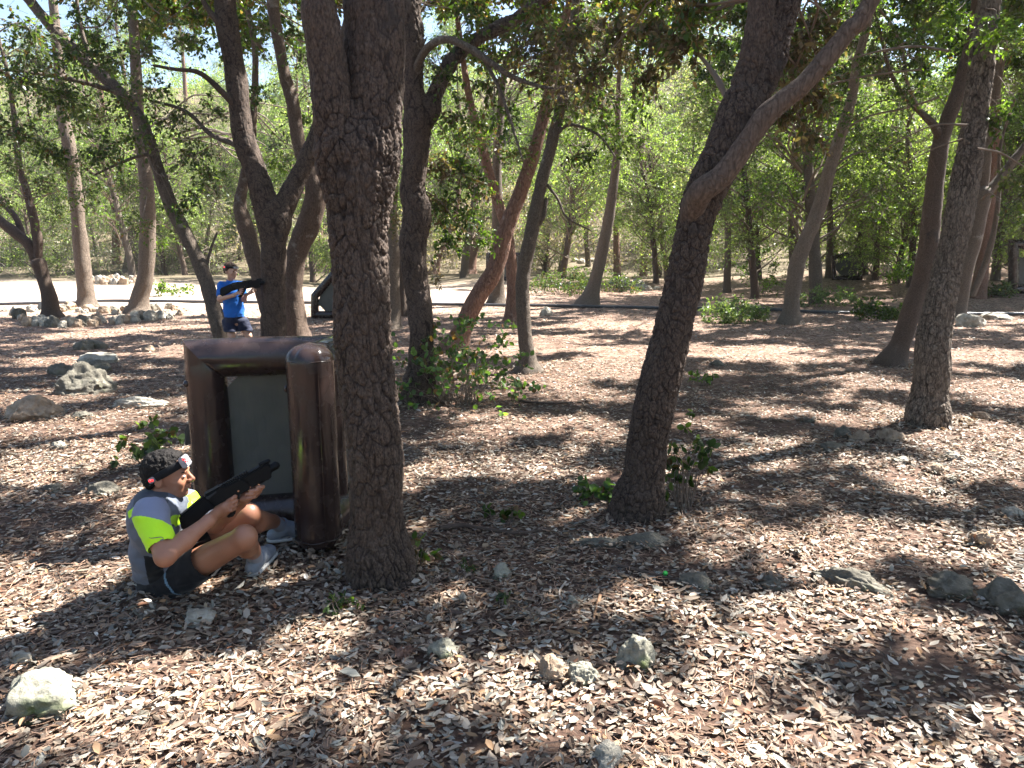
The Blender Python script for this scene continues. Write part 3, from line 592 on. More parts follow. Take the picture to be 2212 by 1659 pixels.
def finish_trees():  # adds unseen canopy clumps, placed along the sun's rays to shade the floor
    sx, sy = TOSUN[0]/TOSUN[2], TOSUN[1]/TOSUN[2]; bases = np.array([t_['org'][:2] for t_ in TREES]); g_ = 0.5
    for yy in np.arange(0.6, 21, g_):
        hw_ = yy*0.78+1.2
        for xx in np.arange(-hw_, hw_, g_):
            x = xx+rng.normal()*0.14; y = yy+rng.normal()*0.14
            d = min((math.hypot(x-p[0], (y-p[1])*(0.9 if p[1] > 6 else 1))-r_ for p, r_ in LITP))
            if y > 17.5 and x < 1: continue
            thr = -0.25+0.42*vnoise(x*0.75+9, y*0.95) if y < 5.5 else 0.25+0.6*vnoise(x*0.5+9, y*1.1)
            if y >= 5.5 and d < thr*0.4+0.02: continue
            if y < 5.5 and vnoise(x*0.9+9, y*1.1) > 0.75: continue
            if rng.random() < 0.05: continue
            h = 6.0+3.0*rng.random(); c = np.array([x+sx*h, y+sy*h, h])
            if in_sunbeam(c, 0.10): continue
            dd = np.hypot(bases[:, 0]-c[0]*0.85, bases[:, 1]-c[1]*0.95); t_ = TREES[int(np.argmin(dd))]
            a = t_['tops'][0][0] if t_['tops'] else t_['allp'][-1]; L_s = np.linalg.norm(a-c)
            if rng.random() < 0.35: t_['fol'].branch(a, c, 0.008+0.004*L_s, 0.06, 4)
            t_['fol'].clump(c, 0.36+0.14*rng.random(), 360, t_['pal'] if t_['pal'] != 'pine' else 'green', 0.11, 12, 0.6, six=False, twr=0.004, wid=.6)
    for t_ in TREES: t_['fol'].link(t_['root'], t_['org'])
# nearest: split trunk in the middle
tree('oak_tree', 'thick dark cracked trunk forking near the top, right beside the inflatable bunker',
 [dict(pts=[(826, 1252, 112), (818, 1150, 108), (812, 1000, 108), (795, 860, 110), (782, 740, 114), (776, 600, 120), (770, 480, 124), (774, 390, 128), (772, 330, 116), (772, 290, 90)], ext=0),
  dict(pts=[(742, 420, 60), (738, 330, 92), (724, 250, 84), (705, 120, 76), (690, 0, 66)], dy=-0.1, ext=2.4),
  dict(pts=[(790, 440, 70), (800, 330, 104), (806, 240, 112), (809, 120, 126), (806, 0, 132)], dy=0.1, ext=2.6)],
 'oak', sdf=0.0052, bd=(0.013, 0.030, 1.5, (2.1, 0.6)), lump=0.07, flare=1.12, roots=[((838, 1150), (880, 1215), 60, 26, (0, .1)), ((800, 1180), (782, 1252), 50, 26, (0, 0))],
 crown=[((-0.6, 5.0, 6.0), 1.7, 9), ((1.0, 5.4, 6.6), 1.5, 7)], crn=3600)
tree('oak_tree', 'dark leaning trunk with a smooth brown limb crossing it to the upper right',
 [dict(pts=[(1372, 1115, 84), (1388, 1030, 80), (1412, 900, 80), (1436, 780, 82), (1462, 680, 80), (1487, 560, 76), (1512, 460, 74), (1545, 370, 82), (1580, 285, 80), (1606, 220, 60)], ext=0),
  dict(pts=[(1585, 290, 50), (1606, 210, 58), (1626, 130, 54), (1636, 60, 54), (1646, -10, 52)], y=0.03, ext=2.2),
  dict(pts=[(1575, 320, 56), (1620, 225, 64), (1655, 145, 64), (1674, 80, 64), (1700, -10, 60)], y=0.0, dy=0.1, ext=2.6),
  dict(pts=[(1484, 500, 40, .12), (1497, 450, 52, .06), (1516, 412, 54, 0.0), (1560, 378, 50, 0), (1605, 318, 46), (1655, 250, 45), (1720, 195, 44), (1775, 140, 42), (1830, 70, 40), (1890, -12, 36)], y=-0.10, dy=-0.12, ext=2.4, mat='oakpale', sides=64, step=0.015, disp=plates(.05,.12,.0015,4), lump=0.10, tube=1)],
 'oak', sdf=0.0062, bd=(0.012, 0.027, 1.3), lump=0.06, flare=1.15, roots=[((1400, 1040), (1425, 1110), 44, 24, (0, 0)), ((1370, 1060), (1335, 1108), 40, 20, (0, 0))],
 crown=[((3.0, 5.8, 5.6), 1.6, 8), ((1.2, 5.0, 6.4), 1.3, 5)], crn=3000, pal='mixed',
 low=[(1720, 110, 5.6, 70, 120, 'brown'), (1760, 190, 5.8, 70, 120, 'brown'), (1700, 250, 6.0, 45, 60, 'brown'), (1780, 60, 5.4, 60, 90, 'brown'), (1750, 290, 6.2, 40, 50, 'brown'),
      (1480, 90, 5.4, 60, 90, 'brown'), (1420, 60, 5.8, 60, 90, 'brown'), (1400, 160, 6.0, 50, 70, 'brown'), (1330, 60, 6.0, 60, 90, 'brown'), (1280, 150, 6.2, 60, 80, 'brown'), (1500, 20, 5.2, 60, 80, 'mixed')],
 arms=[([(1590, 260, 12), (1560, 190, 14), (1535, 150, 10), (1500, 110, 7), (1440, 90, 4)], 4.95, 0)])
tree('oak_tree', 'upright dark trunk rising out of the ivy bush, an arching branch near its top',
 [dict(pts=[(912, 868, 66), (910, 760, 54), (905, 650, 50), (893, 560, 50), (898, 470, 54), (893, 400, 50), (900, 330, 54), (900, 270, 62), (893, 180, 48), (888, 90, 44), (892, 0, 40)], ext=2.5),
  dict(pts=[(925, 255, 30), (945, 190, 34), (985, 120, 30), (1040, 78, 26), (1110, 45, 24), (1180, -8, 20)], ext=2.0, dy=0.4),
  dict(pts=[(897, 175, 20, .15), (905, 135, 18, .12), (930, 98, 17, .05), (968, 85, 16), (1015, 105, 16), (1060, 135, 14), (1105, 165, 11), (1160, 185, 8), (1200, 192, 5)], y=-0.15, dy=-0.8, sides=14, step=0.04, mat='grey', tube=1),
  dict(pts=[(1040, 118, 9), (1078, 190, 8), (1100, 250, 7), (1118, 310, 5), (1130, 350, 3)], y=-0.5, dy=-0.4, sides=8, step=0.04, mat='grey', tube=1)],
 'oak', sdf=0.012, bd=(0.014, 0.045, 2.0), lump=0.10, flare=1.15,
 crown=[((-0.6, 9.0, 6.2), 1.8, 8), ((1.8, 9.0, 6.3), 1.8, 8)], crn=3600,
 low=[(990, 250, 8.0, 55, 70, 'mixed'), (985, 360, 8.5, 50, 90, 'mixed'), (960, 440, 8.5, 55, 120, 'mixed'), (1010, 470, 8.8, 50, 100, 'green'), (1030, 400, 8.6, 50, 90, 'mixed'), (970, 520, 8.6, 40, 60, 'green'), (950, 350, 8.3, 40, 60, 'brown'),
      (1050, 520, 8.8, 36, 40, 'bright'), (1140, 90, 7.4, 80, 120, 'brown'), (1200, 150, 7.4, 80, 140, 'brown'), (1240, 80, 7.0, 70, 120, 'brown'), (1100, 250, 7.6, 50, 50, 'green'), (1280, 200, 7.6, 60, 80, 'mixed'), (1150, 30, 7.6, 70, 80, 'mixed'),
      (1010, 40, 8, 60, 80, 'green'), (960, 160, 8, 40, 50, 'green'), (1060, 180, 7.8, 50, 60, 'mixed')],
 bare=[(930, 130, 7.9, 60, 30), (950, 180, 7.9, 50, 24), (1150, 120, 7.4, 120, 60), (1050, 200, 8, 100, 50), (1240, 220, 7.6, 110, 50), (980, 380, 8.4, 90, 40)])
tree('oak_tree', 'dark trunk splitting into a wide fork, just behind the boy',
 [dict(pts=[(590, 800, 62), (590, 740, 52), (590, 640, 50), (592, 540, 52), (592, 480, 56), (592, 450, 44)], ext=0),
  dict(pts=[(588, 510, 40), (568, 425, 48), (545, 350, 46), (525, 290, 44), (515, 200, 44), (500, 110, 44), (488, 50, 46), (484, -10, 44)], dy=0.1, ext=2.6),
  dict(pts=[(596, 510, 36), (622, 432, 42), (655, 360, 36), (680, 300, 32), (705, 230, 28), (730, 150, 24)], dy=0.4, ext=2.5),
  dict(pts=[(512, 235, 14), (490, 210, 14), (455, 175, 12), (425, 155, 10), (380, 150, 8), (325, 140, 6)], dy=-0.4, sides=10, mat='oak', tube=1),
  dict(pts=[(500, 110, 16), (478, 60, 14), (450, 20, 12), (430, -20, 10)], sides=10, ext=1.2, mat='oak', tube=1),
  dict(pts=[(545, 340, 12), (505, 312, 11), (455, 290, 10), (400, 240, 8), (320, 215, 5)], dy=0.5, sides=10, mat='grey', tube=1)],
 'oak', sdf=0.014, bd=(0.009, 0.04, 1.8), lump=0.08, flare=1.2,
 crown=[((-2.6, 10.5, 6.4), 1.8, 8), ((0, 11, 6.8), 1.8, 7)], crn=3600, pal='dark',
 low=[(420, 330, 10.4, 60, 120, 'dark'), (370, 260, 10.6, 60, 110, 'dark'), (450, 380, 10.6, 50, 100, 'dark'), (330, 190, 10.4, 60, 90, 'green'), (430, 90, 10.0, 60, 60, 'green'), (300, 110, 10.2, 60, 60, 'green'), (555, 60, 10.6, 50, 70, 'green'), (640, 110, 10.8, 50, 60, 'green'), (560, 200, 10.8, 40, 50, 'green'), (460, 230, 10.6, 40, 40, 'green'), (640, 260, 11.5, 45, 60, 'green')],
 bare=[(430, 250, 10.4, 100, 60), (400, 80, 10.2, 110, 60), (560, 100, 10.8, 100, 50), (640, 330, 11, 80, 40), (450, 420, 10.5, 80, 40)])
tree('oak_tree', 'brown twisted twin stems directly behind the dark forked trunk',
 [dict(pts=[(655, 775, 60), (640, 700, 46), (632, 620, 40), (645, 540, 44), (668, 480, 46), (682, 425, 44), (672, 380, 36), (646, 310, 30), (632, 220, 28), (615, 160, 26), (596, 60, 24), (588, -10, 24)], ext=2.5),
  dict(pts=[(640, 730, 30), (585, 690, 30), (570, 640, 32), (552, 570, 32), (530, 490, 34), (518, 445, 30), (525, 400, 24), (540, 330, 20), (548, 240, 16)], dy=0.5, ext=1.5),
  dict(pts=[(632, 600, 8), (668, 745, 14)], sides=8)],
 'oakpale', sides=30, step=0.035, lump=0.14, flare=1.3, crown=[((-2.0, 12.5, 6.5), 1.8, 7)], crn=2600,
 low=[(600, 350, 12, 40, 60, 'bright'), (700, 380, 12.5, 50, 90, 'green'), (690, 200, 12.5, 40, 60, 'green')])
tree('oak_tree', 'slender pale trunk leaning far left, its foot touching the boy',
 [dict(pts=[(488, 792, 34), (480, 729, 34), (447, 615, 32), (410, 524, 30), (368, 442, 28), (338, 355, 27), (306, 264, 26), (255, 196, 25), (191, 137, 25), (114, 59, 25), (60, -5, 22)], ext=2.0),
  dict(pts=[(440, 600, 8), (455, 540, 6), (470, 500, 4)], sides=7),
  dict(pts=[(255, 200, 12), (190, 180, 10), (120, 165, 9), (50, 155, 6), (0, 150, 5)], dy=-0.8, sides=9),
  dict(pts=[(345, 370, 10), (320, 335, 8), (265, 350, 6), (200, 380, 4)], dy=-0.3, sides=8),
  dict(pts=[(200, 140, 9), (175, 60, 8), (165, -10, 7)], sides=8, ext=1)],
 'grey', sides=22, step=0.03, lump=0.14, flare=1.35, crown=[((-5.6, 10, 5.6), 1.8, 7), ((-4, 9, 6.6), 1.6, 6)], crn=3200, pal='dark',
 low=[(60, 60, 8.5, 80, 150, 'dark'), (50, 170, 8.6, 80, 170, 'dark'), (140, 210, 8.8, 70, 130, 'dark'), (30, 280, 9.0, 70, 130, 'dark'), (230, 120, 9.0, 60, 60, 'green'), (270, 210, 9.4, 60, 70, 'dark'),
      (220, 320, 9.2, 60, 110, 'dark'), (160, 110, 9, 60, 90, 'dark'), (290, 300, 9.6, 50, 70, 'dark'), (110, 330, 9.2, 50, 90, 'dark'), (170, 20, 9, 60, 60, 'green'), (280, 30, 9, 60, 50, 'green'), (360, 40, 9.4, 50, 40, 'green'), (380, 450, 9.8, 34, 40, 'green'), (420, 420, 9.9, 30, 30, 'green')],
 bare=[(160, 340, 9.5, 90, 50), (230, 260, 9.3, 80, 40), (100, 120, 9, 110, 60), (300, 120, 9.4, 110, 60), (230, 40, 9.2, 110, 60), (350, 320, 9.6, 80, 40), (60, 400, 9, 80, 40), (300, 400, 9.8, 80, 40)])
tree('oak_tree', 'dark low-forking trunk at the far left, standing in the stone ring',
 [dict(pts=[(112, 686, 34), (106, 640, 32), (91, 592, 28), (80, 555, 34)], ext=0),
  dict(pts=[(78, 570, 20), (62, 530, 22), (30, 500, 22), (-8, 470, 20)], ext=1.6), dict(pts=[(76, 560, 10), (50, 510, 13), (34, 470, 12), (0, 430, 12)], ext=1.2, dy=0.3),
  dict(pts=[(82, 570, 16), (80, 510, 20), (62, 430, 16), (42, 360, 14), (36, 300, 13), (26, 220, 10)], ext=1.5), dict(pts=[(84, 540, 8), (80, 480, 8), (60, 455, 6)], sides=8)],
 'oak', sides=18, step=0.05, crown=[((-9.5, 16, 5.0), 1.6, 6)], crn=2600, pal='dark', size=0.06,
 low=[(30, 350, 16, 45, 120, 'dark'), (100, 400, 16, 45, 120, 'dark'), (70, 300, 15.5, 45, 120, 'dark'), (150, 360, 15.6, 40, 90, 'dark'), (10, 430, 16, 30, 60, 'green'), (180, 420, 15.6, 40, 80, 'dark'), (120, 460, 16, 36, 60, 'dark')], six=False)
tree('pine_tree', 'straight reddish grey pine at far left, between two leaning trees',
 [dict(pts=[(190, 663, 34), (182, 600, 31), (173, 524, 31), (164, 433, 29), (150, 319, 27), (137, 255, 25), (128, 150, 22)], ext=4)],
 'pinegrey', sides=18, step=0.08, crown=[((-8.5, 19, 7.5), 2.0, 8)], crn=2400, pal='pine', size=0.07, six=False,
 low=[(130, 200, 18.5, 50, 120, 'pine'), (200, 240, 18.5, 40, 80, 'pine')])
tree('pine_tree', 'reddish pine leaning left behind the stone ring, left of the boy',
 [dict(pts=[(300, 676, 42), (303, 640, 36), (314, 592, 34), (319, 500, 32), (318, 420, 30), (310, 342, 28), (298, 255, 26), (292, 120, 22)], ext=4)],
 'pinegrey', sides=18, step=0.08, crown=[((-5.4, 18, 8), 2.0, 8)], crn=2400, pal='pine', size=0.07, six=False,
 low=[(300, 480, 17, 40, 70, 'green'), (270, 400, 17, 50, 100, 'green'), (350, 520, 17.5, 30, 40, 'bright'), (250, 150, 17.5, 50, 60, 'pine')])
tree('olive_tree', 'old pale tree with a flared rooted foot out in the sunny clearing',
 [dict(pts=[(292, 592, 46), (293, 550, 38), (297, 500, 32), (300, 440, 26)], ext=3), dict(pts=[(325, 505, 14), (338, 550, 13), (352, 590, 10)], sides=9), dict(pts=[(285, 555, 14), (274, 578, 12), (262, 590, 8)], sides=9)],
 'grey', sides=18, step=0.12, flare=1.7, crown=[((-9.5, 33, 6), 2.6, 8)], crn=2400, pal='green', size=0.08, six=False)
tree('pine_tree', 'strongly leaning reddish trunk growing out of the ivy bush',
 [dict(pts=[(985, 752, 50), (1000, 710, 42), (1026, 652, 40), (1067, 583, 38), (1095, 492, 35), (1126, 410, 32), (1163, 296, 28), (1190, 182, 24), (1218, 59, 22), (1236, -5, 20)], ext=3),
  dict(pts=[(1065, 585, 8), (1110, 480, 7), (1125, 455, 3)], sides=6)],
 'pine', sides=30, step=0.03, lump=0.1, crown=[((4.6, 12.5, 7), 1.8, 7)], crn=2400, pal='mixed', size=0.06, six=False,
 low=[(1120, 330, 12, 60, 90, 'mixed'), (1060, 300, 12, 60, 80, 'mixed'), (1230, 250, 12, 50, 60, 'bright'), (1180, 60, 12, 60, 60, 'green')])
tree('pine_tree', 'upright red pine directly behind the crossing of the leaning trunks',
 [dict(pts=[(1104, 694, 28), (1106, 640, 24), (1106, 592, 24), (1096, 504, 24), (1068, 413, 22), (1049, 344, 20), (1024, 253, 17), (1008, 180, 14)], ext=3)],
 'pine', sides=18, step=0.06, crown=[((0.6, 15.5, 7), 1.8, 6)], crn=1800, pal='mixed', size=0.07, six=False, low=[(1040, 260, 15, 50, 80, 'bright'), (1000, 300, 15, 40, 60, 'mixed')])
tree('dead_tree', 'straight grey branchless trunk behind the leaning red one, its foot at the black pipe',
 [dict(pts=[(1074, 658, 34), (1075, 610, 28), (1076, 530, 26), (1074, 430, 24), (1074, 350, 20)], ext=2.5)], 'grey', sides=18, step=0.08, crown=[((3, 19, 7), 1.6, 4)], crn=900, pal='brown', size=0.07, six=False)
tree('oak_tree', 'slim sunlit grey trunk leaning right beyond the ivy bush',
 [dict(pts=[(1140, 802, 46), (1138, 760, 32), (1131, 684, 30), (1131, 592, 30), (1149, 501, 30), (1172, 387, 26), (1195, 296, 25), (1222, 182, 23), (1240, 68, 20), (1245, -5, 18)], ext=2.5),
  dict(pts=[(1150, 500, 10), (1172, 470, 12), (1178, 440, 10), (1180, 425, 9)], sides=9), dict(pts=[(1195, 300, 8), (1230, 270, 7), (1290, 290, 6), (1330, 340, 4)], sides=7, dy=-0.5),
  dict(pts=[(1175, 390, 7), (1205, 430, 6), (1225, 470, 5), (1280, 500, 3)], sides=7, dy=-0.3)],
 'grey', sides=24, step=0.03, lump=0.12, crown=[((3.3, 10, 5.8), 1.7, 7)], crn=2600, pal='mixed', size=0.055,
 low=[(1260, 330, 9.6, 45, 50, 'green'), (1300, 260, 9.6, 50, 70, 'bright'), (1200, 230, 9.8, 40, 50, 'mixed'), (1350, 300, 10, 50, 60, 'bright'), (1320, 120, 9.8, 60, 80, 'brown'), (1270, 20, 9.8, 60, 60, 'mixed'), (1380, 220, 10, 50, 60, 'bright')],
 bare=[(1230, 440, 9.8, 80, 30), (1250, 480, 9.8, 60, 20), (1320, 200, 9.8, 130, 70), (1400, 330, 10.2, 110, 50), (1300, 60, 9.8, 120, 60)])
tree('pine_tree', 'grey pine leaning right beside the green undergrowth, standing on the black pipe line',
 [dict(pts=[(1270, 662, 44), (1282, 620, 30), (1295, 570, 27), (1313, 478, 24), (1327, 387, 19), (1333, 320, 15), (1336, 200, 11)], ext=2.5)],
 'pinegrey', sides=18, step=0.07, crown=[((7, 19, 7), 1.8, 6)], crn=1800, pal='pine', size=0.07, six=False, low=[(1330, 300, 18, 40, 60, 'mixed')])
tree('pine_tree', 'reddish brown trunk seen just right of the thick split trunk',
 [dict(pts=[(842, 708, 46), (848, 660, 34), (848, 592, 32), (850, 529, 28), (845, 480, 24), (850, 380, 20)], ext=3)], 'pinegrey', sides=18, step=0.05, crown=[((-1.5, 15.5, 7), 1.6, 6)], crn=1600, pal='mixed', size=0.06, six=False,
 low=[(848, 480, 14, 34, 80, 'brown'), (842, 420, 14, 34, 80, 'mixed'), (945, 600, 14, 24, 30, 'brown')])
tree('oak_tree', 'short stubby dark trunk behind the reddish one, right of the thick split trunk',
 [dict(pts=[(871, 681, 26), (870, 640, 20), (866, 592, 18), (858, 540, 15)], ext=3)], 'oak', sides=14, step=0.08, crown=[((-1, 17.5, 6), 1.4, 3)], crn=700, size=0.07, six=False)
tree('pine_tree', 'small pine leaning right at the sunny edge, left of two similar ones',
 [dict(pts=[(938, 590, 20), (948, 555, 14), (964, 520, 13), (985, 460, 11)], ext=4)], 'pine', sides=12, step=0.12, crown=[((1, 29, 8), 2.2, 5)], crn=1200, pal='mixed', size=0.09, six=False)
tree('pine_tree', 'small upright red pine at the sunny edge, left of the far dark bunker',
 [dict(pts=[(1014, 590, 28), (1020, 555, 21), (1030, 510, 19), (1040, 470, 17), (1055, 400, 14)], ext=4)], 'pine', sides=12, step=0.12, crown=[((3, 29, 8), 2.2, 5)], crn=1200, pal='mixed', size=0.09, six=False)
tree('pine_tree', 'grey-brown curving pine right of centre, growing at the edge of the bright undergrowth',
 [dict(pts=[(1706, 698, 40), (1712, 640, 33), (1722, 570, 32), (1742, 515, 31), (1770, 447, 29), (1792, 365, 27), (1815, 296, 25), (1838, 219, 22), (1851, 137, 20), (1874, 46, 17)], ext=3),
  dict(pts=[(1790, 372, 6), (1830, 340, 5), (1870, 325, 3)], sides=6)],
 'pinegrey', sides=26, step=0.04, lump=0.12, crown=[((9, 16, 7), 1.8, 7)], crn=2200, pal='pine', size=0.06, six=False,
 low=[(1850, 250, 15, 50, 90, 'green'), (1800, 200, 15, 50, 80, 'green'), (1880, 380, 15.5, 40, 60, 'bright'), (1900, 120, 15, 50, 80, 'green'), (1760, 330, 15, 40, 50, 'green')])
tree('oak_tree', 'dark leaning trunk with a spread foot, left of the thick grey pine',
 [dict(pts=[(1928, 787, 54), (1946, 740, 42), (1968, 670, 40), (1990, 610, 40), (2004, 540, 40), (2013, 456, 38), (2026, 342, 36), (2043, 273, 32), (2075, 182, 28), (2100, 80, 24), (2112, -5, 22)], ext=2.5),
  dict(pts=[(2030, 310, 18), (2018, 272, 18), (1985, 240, 12), (1950, 205, 10), (1925, 160, 9), (1910, 110, 7)], sides=10, dy=-0.3, ext=0.8), dict(pts=[(2004, 530, 12), (2020, 516, 11), (2034, 512, 8)], sides=9)],
 'oak', sides=34, step=0.03, lump=0.1, flare=1.35, crown=[((8, 11, 6.2), 1.9, 8)], crn=3400,
 low=[(1920, 60, 9.4, 60, 90, 'green'), (1980, 120, 9.4, 60, 90, 'green'), (1880, 120, 9.6, 50, 60, 'green'), (1960, 200, 9.6, 50, 60, 'green'), (2030, 60, 9.4, 60, 80, 'bright'), (1930, 320, 10, 40, 40, 'green')],
 arms=[([(1990, 150, 5), (1900, 160, 5), (1820, 175, 4), (1770, 190, 3)], 9.2, 0), ([(2030, 210, 5), (1950, 235, 4), (1880, 250, 4), (1820, 280, 3)], 9.4, 0), ([(1900, 20, 5), (1930, 60, 6), (1950, 110, 6), (1960, 180, 8), (1985, 240, 9)], 9.6, 0)],
 bare=[(1960, 300, 9.8, 110, 50), (1900, 150, 9.6, 130, 70), (1830, 60, 9.5, 120, 60), (1860, 420, 10, 90, 30)])
tree('pine_tree', 'thick grey scaly pine on the right, earth-stained reddish at its foot',
 [dict(pts=[(2004, 916, 74), (2008, 860, 70), (2013, 800, 68), (2017, 729, 66), (2040, 610, 58), (2060, 520, 55), (2078, 430, 53), (2097, 319, 51), (2115, 182, 49), (2131, 46, 45), (2138, -8, 44)], ext=4)],
 'pinegrey', sdf=0.009, bd=(0.010, 0.036, 1.4), lump=0.05, flare=1.04,
 crown=[((5.6, 7.5, 7.4), 2.0, 10)], crn=3600, pal='pine', size=0.045,
 low=[(2150, 60, 6.6, 60, 80, 'bright'), (2060, 30, 6.4, 50, 60, 'bright'), (2160, 250, 7.0, 50, 60, 'green'), (2190, 380, 7.2, 40, 40, 'pine')],
 arms=[([(2050, 110, 6), (1980, 100, 5), (1900, 110, 4), (1830, 130, 3)], 6.3, 0), ([(2090, 270, 5), (2020, 270, 4), (1950, 300, 3), (1900, 330, 2)], 6.6, 0), ([(2110, 320, 5), (2160, 330, 4), (2212, 360, 3)], 6.6, 0), ([(2080, 300, 4), (2020, 320, 3), (1960, 350, 2)], 6.5, 0)],
 bare=[(2180, 200, 6.8, 70, 22), (1960, 120, 6.5, 60, 20), (2160, 330, 7, 50, 16)])
tree('oak_tree', 'broad brown trunk forking low behind the thick grey pine at the right edge',
 [dict(pts=[(2062, 690, 46), (2070, 650, 38), (2080, 592, 36), (2098, 524, 38), (2118, 433, 40), (2130, 400, 42)], ext=0),
  dict(pts=[(2120, 430, 24), (2128, 340, 25), (2142, 240, 22), (2160, 137, 18), (2175, 20, 15)], ext=2.5), dict(pts=[(2128, 420, 22), (2160, 385, 20), (2190, 345, 17), (2225, 300, 15)], ext=2.5),
  dict(pts=[(2100, 640, 12), (2120, 590, 13), (2140, 530, 12), (2152, 470, 10), (2158, 410, 8)], y=0.4, ext=2)],
 'grey', sides=24, step=0.05, lump=0.1, crown=[((11.5, 14.5, 6.6), 2.0, 7)], crn=2800, size=0.06, six=False,
 low=[(2180, 80, 13, 50, 90, 'green'), (2190, 450, 14, 34, 50, 'green'), (2060, 200, 13, 50, 60, 'green')])
# trees outside the picture on the right and overhead, whose crowns shade the floor
for i, (x, y, h, R_, n) in enumerate([(6.6, 2.2, 6.2, 2.0, 9), (4.4, -0.6, 6.0, 1.9, 8), (10.5, 4.5, 6.6, 2.2, 9), (12.5, 9.5, 6.6, 2.2, 8)]):
    r = thing('oak_tree', onground(x, y), ['oak outside the picture, nearest to the right of the viewer', 'oak outside the picture, just behind the viewer on the right', 'oak outside the picture, beyond the right edge by the grey outcrops', 'oak outside the picture, beyond the right edge by the thick pine'][i], 'tree', 'oaks beyond the right edge'); f = Fol()
    V, F = tube([(0, 0, -.1), (0.1, 0, 1.5), (-0.1, 0.1, 3), (0, 0, h-1)], [.16, .13, .11, .06], .15, 12, .1); link('trunk', mesh('trunk', V, F, M['oak'], True), r)
    for k in range(int(n*CROWN)):
        c = np.array([0, 0, h])+rsph(1)[0]*np.array([R_*1.1, R_*1.1, 0.9])*rng.random()**0.4
        if in_sunbeam(c+np.array([x, y, 0]), .15): continue
        f.branch((0, 0, h-1.2), c, .04, .05); f.clump(c, 0.5+0.3*rng.random(), 420, 'green', 0.075, 10, .6, six=False, twr=.004)
    org_ = np.array(r.location); f.T.V = [v+org_ for v in f.T.V]; f.L.V = [v+org_ for v in f.L.V]; TREES.append(dict(root=r, org=org_, fol=f, allp=np.array([org_+(0, 0, h-1)]), tops=[(org_+(0, 0, h-1), .05)], pal='green'))

finish_trees()
# ------------------------------------------------------------------ people, guns, bunkers
def rot(f, u):
    f = np.array(f, float)/np.linalg.norm(f); u = np.array(u, float); u = u-f*u.dot(f); u /= np.linalg.norm(u); return np.stack([f, np.cross(u, f), u])   # rows: forward, side, up
def poly_prism(name, pts, th, mat, parent, org, O, A, U, Sd, off=0.0, bev=0.006):
    bm_ = bmesh.new(); vs = [bm_.verts.new(O-org+A*a+U*b+Sd*(off-th/2)) for a, b in pts]; f_ = bm_.faces.new(vs)
    ex = bmesh.ops.extrude_face_region(bm_, geom=[f_]); bmesh.ops.translate(bm_, verts=[v for v in ex['geom'] if isinstance(v, bmesh.types.BMVert)], vec=Vector(Sd*th))
    bmesh.ops.recalc_face_normals(bm_, faces=bm_.faces[:])
    if bev: bmesh.ops.bevel(bm_, geom=bm_.edges[:], offset=bev, segments=2, affect='EDGES', clamp_overlap=True)
    me = bpy.data.meshes.new(name); bm_.to_mesh(me); bm_.free(); me.materials.append(mat); return link(name, me, parent)
def boxm(name, c, half, R3, mat, parent, org, bev=0.003):
    c = np.asarray(c, float); return poly_prism(name, [(-half[0], -half[2]), (half[0], -half[2]), (half[0], half[2]), (-half[0], half[2])], half[1]*2, mat, parent, np.asarray(org), c, R3[0], R3[2], R3[1], 0, bev)
import bmesh
M['skin'] = None
def skinmat():
    m, t, b, o = newmat('tanned_skin'); at = N(t, 'ShaderNodeVertexColor', layer_name='Col'); t.links.new(at.outputs[0], b.inputs['Base Color'])
    b.inputs['Roughness'].default_value = 0.45; b.inputs['Subsurface Weight'].default_value = 0.12; b.inputs['Subsurface Radius'].default_value = (1, .35, .2); b.inputs['Subsurface Scale'].default_value = 0.01
    tc = N(t, 'ShaderNodeTexCoord'); n = N(t, 'ShaderNodeTexNoise', i_Scale=160.0, i_Detail=3.0); t.links.new(tc.outputs['Object'], n.inputs['Vector']); bp = N(t, 'ShaderNodeBump', i_Strength=0.25, i_Distance=0.002); t.links.new(n.outputs[0], bp.inputs['Height']); t.links.new(bp.outputs[0], b.inputs['Normal']); return m
M['skin'] = skinmat()
def cloth(name, c, rough=0.75, var=0.12, bump=0.5, sc_=14): return plain(name, c, rough, 0.25, bump, sc_, var, sheen=0.1)
M['black'] = plain('black_gun_plastic', (0.004, 0.0045, 0.0055), 0.55, 0.18, 0.12, 200); M['blackgrey'] = plain('dark_grey_gun_plastic', (0.02, 0.025, 0.03), 0.45, 0.35)
M['strap'] = plain('black_elastic', (0.012, 0.012, 0.013), 0.8, 0.2, 0.3, 200); M['led'] = plain('red_led', (0.8, 0.02, 0.02), 0.3)
b_ = M['led'].node_tree.nodes['Principled BSDF']; b_.inputs['Emission Color'].default_value = (1, 0.03, 0.03, 1); b_.inputs['Emission Strength'].default_value = 0.5
M['clear'] = plain('clear_sensor_plastic', (0.26, 0.26, 0.28), 0.15, 0.6, 0.6, 60, 0.35, coat=.6)
M['hair'] = plain('dark_curly_hair', (0.010, 0.008, 0.007), 0.7, 0.2, 0.8, 120); M['hairbrown'] = plain('short_brown_hair', (0.045, 0.025, 0.015), 0.6, 0.3, 0.6, 120)
